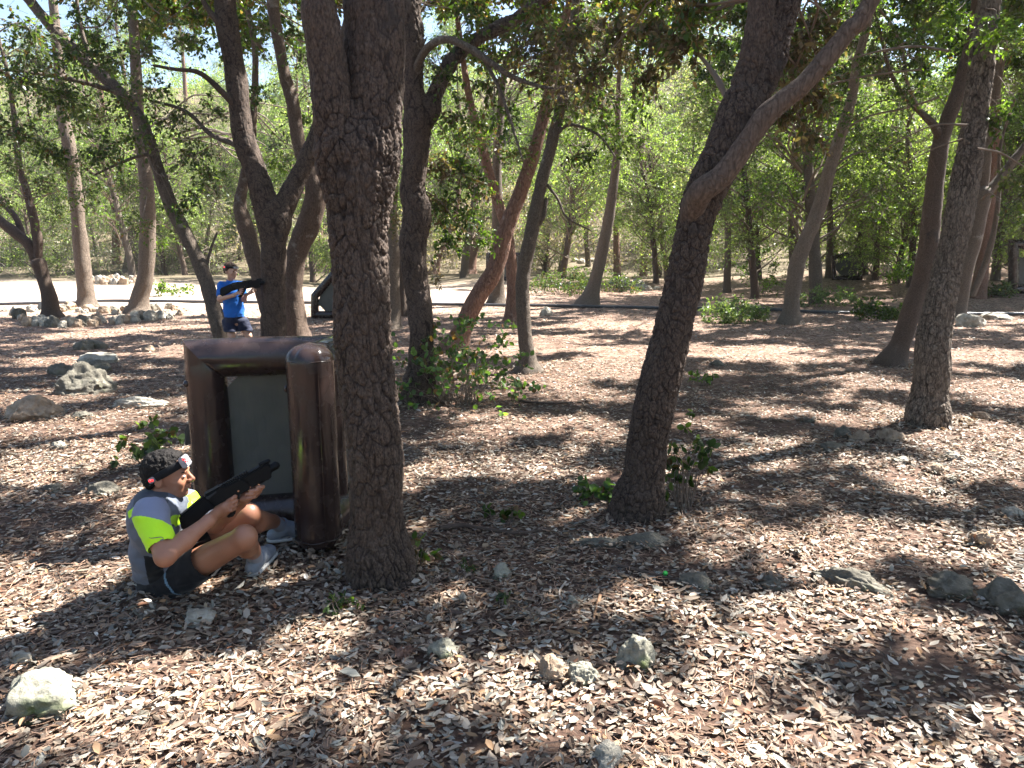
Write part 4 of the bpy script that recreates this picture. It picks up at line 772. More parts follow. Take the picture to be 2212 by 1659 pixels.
def band(Hc, R3, ra, tilt, hw, thick, name, mat, parent, org, du=0.0):
    """strip round the head; ra: radii forward/side; tilt: rises to the front"""
    th = np.linspace(0, 2*np.pi, 64, endpoint=False); f, s, u = R3; V = []
    up = u*math.cos(tilt)-f*math.sin(tilt); fw = f*math.cos(tilt)+u*math.sin(tilt)
    for e, r in ((-hw, 0), (-hw*.9, thick), (hw*.9, thick), (hw, 0)):
        for a in th: V.append(Hc+u*du+fw*math.cos(a)*(ra[0]+r)+s*math.sin(a)*(ra[1]+r)+up*e)
    V = np.array(V); n = 64; F = np.array([[k*n+j, k*n+(j+1) % n, ((k+1) % 4)*n+(j+1) % n, ((k+1) % 4)*n+j] for k in range(4) for j in range(n)])
    return link(name, mesh(name, V-org, F, mat, True), parent), fw, up

# ------------------------------------------------------------------ the sitting man
def cm(cx, cy, y): return W(243+.2441*cx, 918+.2441*cy, y)
KC = 0.000575
morg = onground(-1.64, 3.55)
man = thing('person', morg, 'man sitting on the leaves in a grey and lime sports shirt, aiming a black gun', 'person')
hipR, hipL = cm(545, 1345, 3.48), cm(600, 1300, 3.74); hipL[2] = 0.13
knR, knL = cm(1165, 1000, 3.38), cm(1200, 800, 3.76); anR, anL = cm(1268, 1165, 3.73), cm(1500, 875, 4.14)
shR, shL = cm(330, 790, 3.26), cm(640, 700, 3.6); elR, elL = cm(465, 1165, 3.12), cm(900, 880, 3.58); wrR, wrL = cm(850, 850, 3.3), cm(1130, 690, 3.56)
ch, be, pe = cm(385, 850, 3.44), cm(400, 1110, 3.5), cm(470, 1330, 3.58)
nb, hc = cm(425, 660, 3.44), cm(480, 442, 3.46)
HR = rot((0.985, 0.10, -0.02), (-0.08, 0, 1)); F_, S_, U_ = HR; near = -S_ if S_[1] > 0 else S_      # near: towards the viewer
TR = rot((1, 0.35, 0.15), (-0.25, 0.1, 1))
def head_sdf(B, hc, k=1.0, chin=1.0):
    e = lambda f, s, u: hc+F_*f*k+near*s*k+U_*u*k
    B.ell(e(-0.012, 0, 0.028), (0.098*k, 0.076*k, 0.088*k), HR, 0.01)                 # cranium
    B.ell(e(0.030, 0, -0.015), (0.066*k, 0.062*k, 0.085*k), HR, 0.02*k)                # face
    B.ell(e(0.048, 0, -0.075), (0.040*k, 0.040*k, 0.030*k), HR, 0.025*k)              # jaw
    B.ell(e(0.070, 0, -0.090), (0.020*k, 0.020*k, 0.017*k), HR, 0.018*k)              # chin
    B.cap(e(0.088, 0.028, 0.024), e(0.088, -0.028, 0.024), 0.010*k, None, 0.014*k)     # brow
    B.cap(e(0.092, 0, 0.016), e(0.118, 0, -0.020), 0.008*k, 0.0115*k, 0.010*k)        # nose
    for s in (1, -1): B.ell(e(0.106, 0.012*s, -0.024), (0.011*k, 0.007*k, 0.008*k), HR, 0.006*k); B.ell(e(0.098, 0.034*s, 0.000), (0.014*k, 0.014*k, 0.011*k), HR, 0.008*k, sub=True); B.ell(e(0.082, 0.033*s, 0.001), (0.012*k, 0.012*k, 0.010*k), HR, 0.004*k)
    B.ell(e(0.062, 0.040, -0.028), (0.022*k, 0.018*k, 0.022*k), HR, 0.02*k)           # cheek
    B.ell(e(0.097, 0, -0.048), (0.011*k, 0.022*k, 0.006*k), HR, 0.006*k); B.ell(e(0.094, 0, -0.060), (0.011*k, 0.019*k, 0.007*k), HR, 0.006*k)
    for s in (1, -1): B.ell(e(-0.012, 0.078*s, -0.014), (0.019*k, 0.008*k, 0.030*k), HR, 0.005*k); B.ell(e(-0.008, 0.088*s, -0.010), (0.010*k, 0.005*k, 0.017*k), HR, 0.004*k, sub=True)
    return e
B = SDF()
B.ell(pe, (0.13, 0.16, 0.10), TR).ell(be, (0.11, 0.14, 0.14), TR, 0.04).ell(ch, (0.11, 0.165, 0.15), TR, 0.04).cap(shR, shL, 0.05, 0.05, 0.04)
B.cap(nb, hc-U_*0.05, 0.058, 0.054, 0.03)
e = head_sdf(B, hc)
B.cap(hipR, knR, 0.084, 0.056, 0.03).ell(knR+np.array([.008, -.01, .012]), (0.05, 0.05, 0.052), None, 0.03).cap(knR, anR, 0.050, 0.032, 0.02).cap(knR*0.62+anR*0.38+np.array([-0.01, -.005, -0.012]), knR*0.3+anR*0.7, 0.050, 0.03, 0.03)
B.cap(hipL, knL, 0.084, 0.056, 0.03).ell(knL+np.array([.008, 0, .012]), (0.05, 0.05, 0.052), None, 0.03).cap(knL, anL, 0.050, 0.032, 0.02).cap(knL*0.65+anL*0.35+np.array([-0.01, -.02, -0.025]), knL*0.3+anL*0.7, 0.050, 0.03, 0.03)
B.cap(shR, elR, 0.052, 0.042, 0.03).cap(elR, elR*0.55+wrR*0.45, 0.043, 0.041, 0.02).cap(elR*0.55+wrR*0.45, wrR, 0.041, 0.028, 0.02)
B.cap(shL, elL, 0.052, 0.042, 0.03).cap(elL, elL*0.5+wrL*0.5, 0.043, 0.039, 0.02).cap(elL*0.5+wrL*0.5, wrL, 0.039, 0.027, 0.02)
# gun frame in space
gO, gM = cm(620, 880, 3.37), cm(1450, 372, 3.56); gL = np.linalg.norm(gM-gO); gA = (gM-gO)/gL
gS = np.cross(gA, np.array([0, 0, 1.0])); gS /= np.linalg.norm(gS); gS = -gS if gS[1] > 0 else gS; gU = np.cross(gA, gS); gU = gU if gU[2] > 0 else -gU
gk = gL/math.hypot(830, 508); cd = np.array([830, -508])/math.hypot(830, 508); cu_ = np.array([-508, -830])/math.hypot(830, 508)
def g2(cx, cy): v = np.array([cx-620, cy-880], float); return (float(v@cd)*gk, float(v@cu_)*gk)
def g3(cx, cy, s=0.0): a, b = g2(cx, cy); return gO+gA*a+gU*b+gS*s      # s > 0: towards the viewer
# right hand: palm behind the grip, four fingers round it, thumb over the near side
pR = g3(950, 745, 0.016); B.cap(wrR, pR, 0.026, 0.024, 0.02); B.cap(g3(935, 770, .014), g3(1005, 700, 0.016), 0.024, 0.020, 0.02); B.cap(g3(960, 800, .012), g3(1020, 755, 0.014), 0.022, 0.018, 0.02)
for i_, (kx, ky, fx, fy) in enumerate([(1012, 668, 1072, 628), (1014, 702, 1082, 668), (1012, 738, 1080, 708), (1004, 772, 1070, 748)]):
    r_ = [.0098, .0100, .0096, .0086][i_]; B.chain([g3(kx, ky, 0.022), g3((kx+fx)/2, (ky+fy)/2-4, 0.033), g3(fx, fy, 0.024), g3(fx+14, fy+4, 0.0), g3(fx-20, fy+18, -0.022)], [r_*1.08, r_*1.05, r_, r_*.95, r_*.85], 0.004)
B.chain([g3(940, 740, 0.0), g3(965, 672, -0.024), g3(1015, 640, -0.034), g3(1055, 625, -0.03)], [.015, .0125, .011, .0095], 0.008)
# left hand: palm under the fore end on the far side, fingers curling over to the near side
B.cap(wrL, g3(1180, 672, -0.02), 0.025, 0.024, 0.02); B.cap(g3(1170, 680, -0.022), g3(1265, 612, -0.03), 0.024, 0.021, 0.02); B.cap(g3(1180, 650, -0.03), g3(1280, 580, -0.034), 0.02, 0.018, 0.02)
for i_, (bx, by, mx_, my, tx, ty) in enumerate([(1300, 590, 1322, 548, 1272, 545), (1296, 612, 1300, 572, 1205, 578), (1280, 635, 1272, 605, 1172, 610), (1262, 658, 1252, 640, 1172, 648)]):
    r_ = [.0098, .0100, .0096, .0088][i_]; B.chain([g3(bx-10, by, -0.03), g3(bx+6, by-4, -0.004), g3(mx_, my, 0.024), g3((mx_+tx)/2, (my+ty)/2, 0.034), g3(tx, ty, 0.030)], [r_*1.08, r_*1.05, r_*1.02, r_*.97, r_*.85], 0.004)
B.chain([g3(1170, 680, -0.02), g3(1140, 640, -0.038), g3(1160, 590, -0.042), g3(1200, 560, -0.036)], [.015, .0125, .011, .0095], 0.008)
def mskin(V):
    c = np.ones((len(V), 3))*np.array([0.32, 0.145, 0.085]); n = vnoise(V[:, 0]*14, V[:, 1]*14, V[:, 2]*14); c *= (1+0.10*n)[:, None]
    lip = e(0.103, 0, -0.054); c[np.linalg.norm((V-lip)*np.array([1, .8, 1.6]), axis=1) < 0.015] = (0.35, 0.15, 0.11)
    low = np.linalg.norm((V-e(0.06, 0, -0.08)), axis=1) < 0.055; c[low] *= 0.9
    return c
link('body', B.build(0.0035, 'body', M['skin'], mskin, org=morg), man)
# hair, eyes, brows
Hh = SDF(); Hh.ell(e(-0.014, 0, 0.034), (0.103, 0.081, 0.089), HR, 0.01).ell(e(-0.05, 0, -0.01), (0.062, 0.069, 0.066), HR, 0.02).ell(e(0.015, 0, 0.08), (0.07, 0.055, 0.044), HR, 0.02)
Hh.cut(e(0.055, 0, 0.065), F_*0.92-U_*0.5).cut(e(-0.03, 0, -0.055), -U_*1+F_*.25); Hh.cut(e(-0.005, 0, 0.005), F_*0.75-U_*0.66)
link('hair', Hh.build(0.004, 'hair', M['hair'], org=morg, smooth_it=0, noise=lambda x, y, z: 0.0045*vnoise(x*85, y*85, z*85)+0.003*vnoise(x*170, y*170, z*170)), man)
for s in (1, -1):
    q = SDF(); q.ell(e(0.0885, 0.032*s, 0.002), (0.0075, 0.0115, 0.0075), HR); link('eye', q.build(0.002, 'eye', plain('eye_white', (0.35, 0.3, 0.28), 0.2) if s == 1 else bpy.data.materials['eye_white'], org=morg), man)
    q = SDF(); q.cap(e(0.097, 0.018*s, 0.022), e(0.086, 0.05*s, 0.024), 0.0042, 0.003); link('eyebrow', q.build(0.002, 'eyebrow', M['hair'], org=morg), man)
bo, fw, bu = band(hc, HR, (0.101, 0.080), 0.50, 0.019, 0.007, 'headband', M['strap'], man, morg, 0.022)
bc = hc+U_*0.022
hs = boxm('front_sensor', bc+fw*0.106+near*0.02, (0.013, 0.038, 0.027), np.stack([fw, np.cross(bu, fw), bu]), M['clear'], bo, morg, .005)
for d1, d2 in ((0.030, 0.010), (0.040, 0.0), (0.024, -0.006), (0.044, 0.013)):
    q = SDF(); q.ell(bc+fw*0.117+near*(d1+.006)+bu*d2, (0.006,)*3); link('led', q.build(0.0015, 'led', M['led'], org=morg), bo)
ss = boxm('rear_sensor', bc-fw*0.045+near*0.082, (0.016, 0.008, 0.013), np.stack([fw, near, bu]), M['clear'], bo, morg, .004)
for d1 in (-0.005, 0.005):
    q = SDF(); q.ell(bc-fw*(0.045+d1)+near*0.091+bu*d1*.3, (0.006,)*3); link('led', q.build(0.0015, 'led', M['led'], org=morg), bo)
# shirt
T = SDF(); T.ell(pe+np.array([-.01, 0, 0.05]), (0.14, 0.17, 0.11), TR).ell(be, (0.128, 0.158, 0.155), TR, 0.05).ell(ch, (0.128, 0.18, 0.165), TR, 0.05).cap(shR, shL, 0.064, 0.064, 0.05).cap(nb-np.array([0, 0, .03]), nb+np.array([.01, 0, -.005]), 0.074, 0.066, 0.03)
sEr = shR*0.38+elR*0.62; sEl = shL*0.38+elL*0.62
T.cap(shR, sEr, 0.072, 0.064, 0.03).cap(shL, sEl, 0.072, 0.064, 0.03)
mats_sh = [cloth('grey_shirt', (0.115, 0.13, 0.165)), cloth('lime_shirt', (0.50, 0.86, 0.02), .6), cloth('black_shirt', (0.006, 0.0065, 0.008)), cloth('dark_grey_shirt', (0.055, 0.065, 0.08)), cloth('light_grey_shirt', (0.20, 0.22, 0.31))]
ud = (elR-shR)/np.linalg.norm(elR-shR)
def sh_mi(C):
    mi = np.zeros(len(C), int); d = C-shR; al = d@ud; rad = np.linalg.norm(d-al[:, None]*ud, axis=1); t = (C-pe)@((ch-pe)/np.linalg.norm(ch-pe)); back = (C-ch)@(TR[0]); side = (C-ch)@near
    mi[:] = 0
    sp = (C-pe)-t[:, None]*((ch-pe)/np.linalg.norm(ch-pe)); rel = sp@TR[0]; mi[(rel < 0.012-0.10*np.clip(0.1-t, 0, .2)) & (rel > -0.062) & (side > 0.03) & (t < 0.29)] = 2                                  # black side panel
    mi[(back > -0.06) & (back < 0.09) & (C[:, 2] > nb[2]-0.10) & (np.abs(side) < 0.115)] = 3              # dark yoke round the neck
    slv = (rad < 0.085) & (al > -0.08) & (side > 0.085)
    mi[slv] = 4
    mi[slv & (al > 0.035+0.9*(d@np.array([0.7, 0, .0])))] = 1
    dL = C-shL; uL = (elL-shL)/np.linalg.norm(elL-shL); aL = dL@uL; mi[(side < -0.085) & (aL > 0.0) & (aL < 0.07)] = 1
    q = C-(nb+np.array([-0.068, -0.02, -0.012])); mi[(np.abs(q@np.array([.8, 0, .6])) < .035) & (np.abs(q@np.array([-.6, 0, .8])) < 0.014) & (back < -0.02)] = 1
    q = C-(nb+np.array([0.10, 0.03, -0.065])); mi[(np.abs(q[:, 0]+q[:, 2]*.3) < .012+.1*np.clip(-q[:, 2], -.1, .1)) & (np.abs(q[:, 2]) < 0.04) & (back > 0.03)] = 1
    return mi
def wr_noise(x, y, z): return 0.007*vnoise(x*13+z*14, y*14, z*30-x*18)+0.002*vnoise(x*40, y*40, z*40)
T.cut(pe+np.array([0.02, 0, -0.035]), (-0.25, 0, -1))
shm = T.build(0.004, 'shirt', None, None, mats_sh, sh_mi, morg, 2, wr_noise)
bm_ = bmesh.new(); bm_.from_mesh(shm)
# open the cuffs where the arms come out
for a, b2 in ((sEr, elR), (sEl, elL)):
    d = (b2-a)/np.linalg.norm(b2-a); pl = a-morg+d*0.035; kill = [v for v in bm_.verts if (np.array(v.co)-pl)@d > 0 and np.linalg.norm(np.array(v.co)-(a-morg)) < 0.09]; bmesh.ops.delete(bm_, geom=kill, context='VERTS')
bm_.to_mesh(shm); bm_.free(); shirt = link('shirt', shm, man)
# curved emblem on the lime sleeve
ep = [(345, 1010), (380, 1012), (420, 985), (474, 957), (470, 985), (432, 1015), (440, 985), (400, 1006), (375, 1020)]
c0 = np.array([410, 990]); sn = near*0.8+np.array([0, 0, .1]); sn = np.array([-0.35, -1.0, 0.1]); sn /= np.linalg.norm(sn); Ew = np.array([1, -0.35, 0]); Ew /= np.linalg.norm(Ew); Eu = np.cross(Ew, sn); Eu = Eu if Eu[2] > 0 else -Eu
Ec = cm(390, 950, 3.09); ax_ = Ec-shR; ax_ = shR+ud*(ax_@ud); Ec = ax_+(Ec-ax_)/np.linalg.norm(Ec-ax_)*0.069
def strip(pts, w):
    V = []; 
    for i_, (a, b2) in enumerate(pts):
        q = Ec+Ew*(a-c0[0])*KC+Eu*(c0[1]-b2)*KC; rr_ = q-shR; al = rr_@ud; ra = rr_-ud*al; q = shR+ud*al+ra/np.linalg.norm(ra)*(0.0735-0.008*max(0, al/0.18)+0.0035)
        V += [q+Eu*w[i_], q-Eu*w[i_]]
    return np.array(V), np.array([[2*i_, 2*i_+1, 2*i_+3, 2*i_+2] for i_ in range(len(pts)-1)])
V1, F1 = strip([(345, 1010), (365, 1014), (390, 1006), (415, 990), (440, 972), (474, 957)], [.001, .0016, .002, .002, .002, .001]); V2, F2 = strip([(474, 958), (468, 978), (450, 1000), (430, 1018)], [.001, .003, .0045, .002])
link('emblem', mesh('emblem', np.vstack([V1, V2])-morg, np.vstack([F1, F2+len(V1)]), plain('grey_print', (0.12, 0.15, 0.13), 0.6)), shirt)
# shorts
Q = SDF(); Q.ell(pe+np.array([0.01, 0, -0.01]), (0.15, 0.178, 0.112), TR); Q.cap(hipR, hipR*0.56+knR*0.44, 0.104, 0.094, 0.04).cap(hipL, hipL*0.5+knL*0.5, 0.104, 0.09, 0.04)
dR = (knR-hipR)/np.linalg.norm(knR-hipR); dLk = (knL-hipL)/np.linalg.norm(knL-hipL)
def shorts_mi(C):
    q = (C-hipR); al = q@dR; z = (q-al[:, None]*dR); return ((np.abs(al-0.045-0.25*z[:, 2]) < 0.006) & (C[:, 1] < pe[1]-0.03)).astype(int)
sm = Q.build(0.005, 'shorts', None, None, [cloth('black_shorts', (0.006, 0.0065, 0.009)), cloth('blue_piping', (0.12, 0.2, 0.28))], shorts_mi, morg, 2, wr_noise)
bm_ = bmesh.new(); bm_.from_mesh(sm)
for a, d, L_s in ((hipR, dR, np.linalg.norm(knR-hipR)*0.44), (hipL, dLk, np.linalg.norm(knL-hipL)*0.5)):
    kill = [v for v in bm_.verts if (np.array(v.co)-(a-morg))@d > L_s+0.02 and np.linalg.norm((np.array(v.co)-(a-morg))-d*((np.array(v.co)-(a-morg))@d)) < 0.12]; bmesh.ops.delete(bm_, geom=kill, context='VERTS')
bm_.to_mesh(sm); bm_.free(); link('shorts', sm, man)
M['sock'] = cloth('white_sock', (0.3, 0.32, 0.38)); M['shoe'] = plain('white_trainer', (0.24, 0.265, 0.31), 0.6, 0.3, 0.5, 60, 0.25); M['lace'] = plain('pale_lace', (0.62, 0.63, 0.72), 0.8); M['sole'] = plain('shoe_sole', (0.5, 0.5, 0.48), 0.7)
def foot(an, kn, toe, side, root, org, sz=1.0, shoe=None):
    an = np.array(an); toe = np.array(toe); up = np.array([0, 0, 1.0]); d = toe-an; d[2] = 0; d /= np.linalg.norm(d); s = np.cross(d, up); heel = an-d*0.05*sz; heel[2] = org[2]+0.035*sz; tz = org[2]+0.03*sz
    q = SDF(); q.cap(an+(kn-an)/np.linalg.norm(kn-an)*0.11*sz, an-np.array([0, 0, .02]), 0.040*sz, 0.036*sz, 0.02).cap(an, heel+d*.02, .036*sz, .034*sz, .02); link('sock', q.build(0.004, 'sock', M['sock'], org=org), root)
    q = SDF(); mid = an+d*0.08*sz; mid[2] = tz+0.028*sz; te = an+d*0.175*sz; te[2] = tz+.002
    q.cap(heel, heel+d*.05*sz+up*0.025*sz, 0.038*sz, 0.042*sz, .02).cap(an-up*0.02*sz+d*.01, mid, 0.042*sz, 0.036*sz, 0.03).cap(mid-up*.02*sz, te, 0.038*sz, 0.033*sz, 0.03).cap(mid+s*.012-up*.02, te+s*.01, .03*sz, .026*sz, .02).cap(mid-s*.012-up*.02, te-s*.01, .03*sz, .026*sz, .02); q.cut((0, 0, org[2]+0.004), (0, 0, -1))
    sh_ = link('shoe', q.build(0.004, 'shoe', shoe or M['shoe'], org=org), root)
    q = SDF(); a = heel.copy(); b2 = te.copy(); a[2] = b2[2] = org[2]+0.008
    for o_ in (-1, 0, 1): q.cap(a+s*.006*o_, b2+s*.012*o_, 0.038*sz, 0.036*sz, .01)
    q.cut((0, 0, org[2]+0.018), (0, 0, 1)).cut((0, 0, org[2]+0.001), (0, 0, -1)); link('sole', q.build(0.004, 'sole', M['sole'], org=org), sh_)
    for k in range(4):
        c = an+d*(0.055+0.022*k)*sz; c[2] = mid[2]+(0.033-0.006*k)*sz; V, F = tube([c-s*.026*sz-up*.012*sz, c+up*.004, c+s*.026*sz-up*.012*sz], [.003]*3, .01, 6); link('lace', mesh('lace', V-org, F, M['lace'], True), sh_)
foot(anR, knR, anR+np.array([0.02, 0.3, 0]), 1, man, morg); foot(anL, knL, anL+np.array([0.3, 0.12, 0]), 1, man, morg)

# gun
def gun(label, g2, g3, gO, gA, gU, gS, org, k=1.0, lite=False):
    r = thing('toy_gun', org, label, 'toy gun'); P_ = lambda nm, pts, th, mt, off=0.0, bev=0.005: poly_prism(nm, [g2(*p) for p in pts], th*k, mt, r, org, gO, gA, gU, gS, off*k, bev*k)
    P_('stock', [(585, 800), (700, 700), (800, 606), (850, 640), (905, 728), (830, 770), (760, 860), (655, 962), (612, 925)], 0.042, M['black'], 0, .008)
    P_('receiver', [(795, 602), (820, 586), (900, 545), (932, 520), (985, 524), (1110, 455), (1190, 500), (1210, 565), (1075, 640), (1010, 655), (900, 725), (845, 645)], 0.050, M['black'], 0, .006)
    P_('handguard', [(1105, 458), (1345, 322), (1400, 345), (1405, 440), (1395, 482), (1330, 500), (1205, 566), (1180, 505)], 0.046, M['black'], 0, .008)
    P_('grip', [(1050, 640), (1112, 604), (1122, 640), (1085, 770), (1078, 822), (1040, 842), (1000, 838), (988, 815), (1035, 790)], 0.034, M['black'], 0, .006)
    P_('side_cover', [(812, 612), (905, 556), (912, 580), (838, 640), (818, 640)], 0.056, M['blackgrey'], 0, .003)
    P_('magazine', [(955, 690), (1010, 660), (1030, 700), (975, 735)], 0.030, M['black'], 0, .003)
    ac = Acc()
    for i_ in range(12):
        x = 965+i_*19.5; y = 532-i_*11.2; a, b2 = g2(x, y); q = gO+gA*a+gU*(b2+.004*k); c = np.array([q+gA*sa*.0038*k+gS*ss_*.011*k+gU*su*.006*k for sa in (-1, 1) for ss_ in (-1, 1) for su in (-1, 1)])
        ac.add(c, np.array([[0, 1, 3, 2], [4, 6, 7, 5], [0, 4, 5, 1], [2, 3, 7, 6], [0, 2, 6, 4], [1, 5, 7, 3]]))
    link('rail', ac.mesh('rail', M['black'], off=org), r)
    for nm, a, b2, rr_ in (('muzzle', (1375, 395), (1478, 340), .0200), ('barrel', (1290, 345), (1392, 300), .0105), ('torch', (1280, 510), (1402, 440), .0165)):
        A_, B_ = g3(*a), g3(*b2); V, F = tube([A_, A_*.5+B_*.5, B_-(B_-A_)*.04, B_], [rr_*k, rr_*k, rr_*k*1.05, rr_*k*.8], .01*k, 20); link(nm, mesh(nm, V-org, F, M['black'], True), r)
    q = SDF(); q.ell(g3(1100, 575, 0.026), (.005*k,)*3); link('button', q.build(0.0015, 'button', plain('amber_button', (0.5, 0.22, 0.1), .4) if 'amber_button' not in bpy.data.materials else bpy.data.materials['amber_button'], org=org), r)
    return r
gun('black toy laser gun held by the sitting man, its muzzle pointing at the bunker', g2, g3, gO, gA, gU, gS, g3(900, 700))

# ------------------------------------------------------------------ the standing boy
def cb(cx, cy, y=10.3): return W(378+.2279*cx, 513+.2279*cy, y)
bt = cb(585, 700); borg = onground(bt[0]-0.02, 10.32)
boy = thing('person', borg, 'boy standing in a bright blue T-shirt and navy shorts, holding a black gun', 'person')
F_, S_, U_ = rot((0.86, -0.5, -0.12), (0.08, 0, 1)); HR = np.stack([F_, S_, U_]); near = -S_ if S_[1] > 0 else S_
BTR = rot((0.75, -0.65, 0), (0, 0, 1)); B = SDF(); bh = cb(530, 318, 10.26); bn = cb(530, 410, 10.32)
sR, sL = cb(445, 462, 10.24), cb(622, 448, 10.42); eR, eL = cb(425, 585, 10.08), cb(655, 590, 10.3); wR_, wL_ = cb(555, 548, 10.0), cb(672, 545, 10.12)
hp = cb(570, 790, 10.34); hR, hL = hp+np.array([-.075, -.02, -.03]), hp+np.array([.08, .03, -.03]); kR, kL = cb(535, 930, 10.26), cb(695, 930, 10.36); aR, aL = np.array([kR[0]-.0, 10.32, borg[2]+.075]), np.array([kL[0]+.03, 10.42, borg[2]+.075])
B.ell(cb(545, 540, 10.34), (.085, .13, .17), BTR, .03).ell(cb(560, 700, 10.34), (.08, .115, .14), BTR, .04).ell(hp, (.09, .12, .10), BTR, .03).cap(sR, sL, .042, .042, .03).cap(bn, bh-U_*.04, .042, .042, .02); e = head_sdf(B, bh, 0.90)
for a, k_, n_ in ((hR, kR, aR), (hL, kL, aL)): B.cap(a, k_, .07, .047, .02).cap(k_, n_, .044, .028, .02).cap(k_*.65+n_*.35+np.array([0, .015, 0]), k_*.35+n_*.65, .042, .03, .02)
B.cap(sR, eR, .04, .033, .02).cap(eR, wR_, .033, .022, .02).cap(sL, eL, .04, .033, .02).cap(eL, wL_, .033, .022, .02)
bO, bM = cb(440, 520, 10.06), cb(838, 436, 9.98); bL = np.linalg.norm(bM-bO); bA = (bM-bO)/bL; bS = np.cross(bA, (0, 0, 1.0)); bS /= np.linalg.norm(bS); bS = -bS if bS[1] > 0 else bS; bU = np.cross(bA, bS); bU = bU if bU[2] > 0 else -bU; bk = bL/math.hypot(830, 508)
def b2(cx, cy): v = np.array([cx-620, cy-880], float); return (float(v@cd)*bk, float(v@cu_)*bk)
def b3(cx, cy, s=0.0): a, b_2 = b2(cx, cy); return bO+bA*a+bU*b_2+bS*s
kk = bk/gk; B.cap(wR_, b3(985, 745, .012), .022, .02, .015)
for i_ in range(4): kx, ky, fx, fy = [(1012, 668, 1072, 628), (1014, 702, 1082, 668), (1012, 738, 1080, 708), (1004, 772, 1070, 748)][i_]; B.chain([b3(kx, ky, .02*kk), b3((kx+fx)/2, (ky+fy)/2, .032*kk), b3(fx, fy, .024*kk), b3(fx+10, fy, -.01)], [.0085, .0082, .008, .007], .003)
B.chain([b3(960, 740, 0), b3(990, 680, -.025), b3(1040, 640, -.028)], [.012, .01, .008], .006)
B.cap(wL_, b3(1250, 640, -.01), .021, .019, .015)
for i_ in range(4): x0, y0 = [(1330, 560), (1310, 590), (1285, 620), (1255, 650)][i_]; B.chain([b3(x0, y0+20, -.02), b3(x0+12, y0, .008), b3(x0-5, y0-20, .028*kk), b3(x0-50, y0-25, .03*kk)], [.0085, .0082, .008, .007], .003)
B.chain([b3(1230, 640, -.015), b3(1220, 590, -.03), b3(1250, 550, -.03)], [.012, .01, .008], .006)
def bskin(V): return np.ones((len(V), 3))*np.array([0.52, 0.30, 0.21])*(1+0.06*vnoise(V[:, 0]*9, V[:, 1]*9, V[:, 2]*9))[:, None]
link('body', B.build(0.005, 'body', M['skin'], bskin, org=borg), boy)
Hh = SDF(); Hh.ell(e(-.014, 0, .034), (.100, .080, .090), HR, .01).ell(e(-.045, 0, -.0), (.062, .068, .062), HR, .02).cut(e(.06, 0, .06), F_*.9-U_*.5).cut(e(0, 0, .0), F_*.7-U_*.7).cut(e(0, 0, -.05), -U_)
link('hair', Hh.build(.005, 'hair', M['hairbrown'], org=borg, smooth_it=0, noise=lambda x, y, z: .005*vnoise(x*60, y*60, z*40)), boy)
for s in (1, -1):
    q = SDF(); q.ell(e(.0885, .030*s, .002), (.007, .011, .0075), HR); link('eye', q.build(.003, 'eye', plain('dark_eye', (.05, .035, .03), .2) if s == 1 else bpy.data.materials['dark_eye'], org=borg), boy)
bo, fw, bu = band(bh, HR, (.090, .074), .10, .014, .006, 'headband', M['strap'], boy, borg, .050); bc = bh+U_*.050
boxm('front_sensor', bc+fw*.098, (.010, .036, .018), np.stack([fw, near, bu]), M['clear'], bo, borg, .004)
boxm('side_sensor', bc-fw*.03+near*.078, (.018, .007, .014), np.stack([fw, near, bu]), M['clear'], bo, borg, .003)
q = SDF(); q.ell(bc-fw*.03+near*.086, (.008,)*3); link('led', q.build(.003, 'led', M['led'], org=borg), bo)
T = SDF(); T.ell(cb(545, 540, 10.34), (.105, .148, .19), BTR, .03).ell(cb(560, 690, 10.34), (.108, .145, .16), BTR, .04).cap(cb(550, 560, 10.34), cb(566, 740, 10.34), .12, .122, .04).cap(sR, sL, .055, .055, .03).cap(sR, sR*.4+eR*.6, .062, .058, .03).cap(sL, sL*.4+eL*.6, .062, .058, .03).cap(bn-np.array([0, 0, .03]), bn, .06, .05, .02)
T.cut(cb(565, 752, 10.34), (0, 0, -1)).cut(bn+np.array([0, 0, .002]), (0.1, 0, 1))
link('shirt', T.build(.006, 'shirt', cloth('blue_shirt', (0.012, 0.13, 0.5)), org=borg, smooth_it=2, noise=wr_noise), boy)
Q = SDF(); Q.ell(hp+np.array([0, 0, .03]), (.105, .135, .10), BTR).cap(hR, hR*.25+kR*.75, .094, .088, .03).cap(hL, hL*.25+kL*.75, .094, .088, .03); Q.cut((0, 0, cb(600, 888, 10.3)[2]), (0, 0, -1))
link('shorts', Q.build(.006, 'shorts', cloth('navy_shorts', (0.016, 0.02, 0.045)), org=borg, smooth_it=2, noise=wr_noise), boy)
foot(aR, kR, aR+np.array([.1, -.3, 0]), 1, boy, borg, .8); foot(aL, kL, aL+np.array([.25, -.2, 0]), 1, boy, borg, .8)
gun('black toy laser gun held by the boy, resting across the dark forked trunk', b2, b3, bO, bA, bU, bS, b3(900, 700), kk)

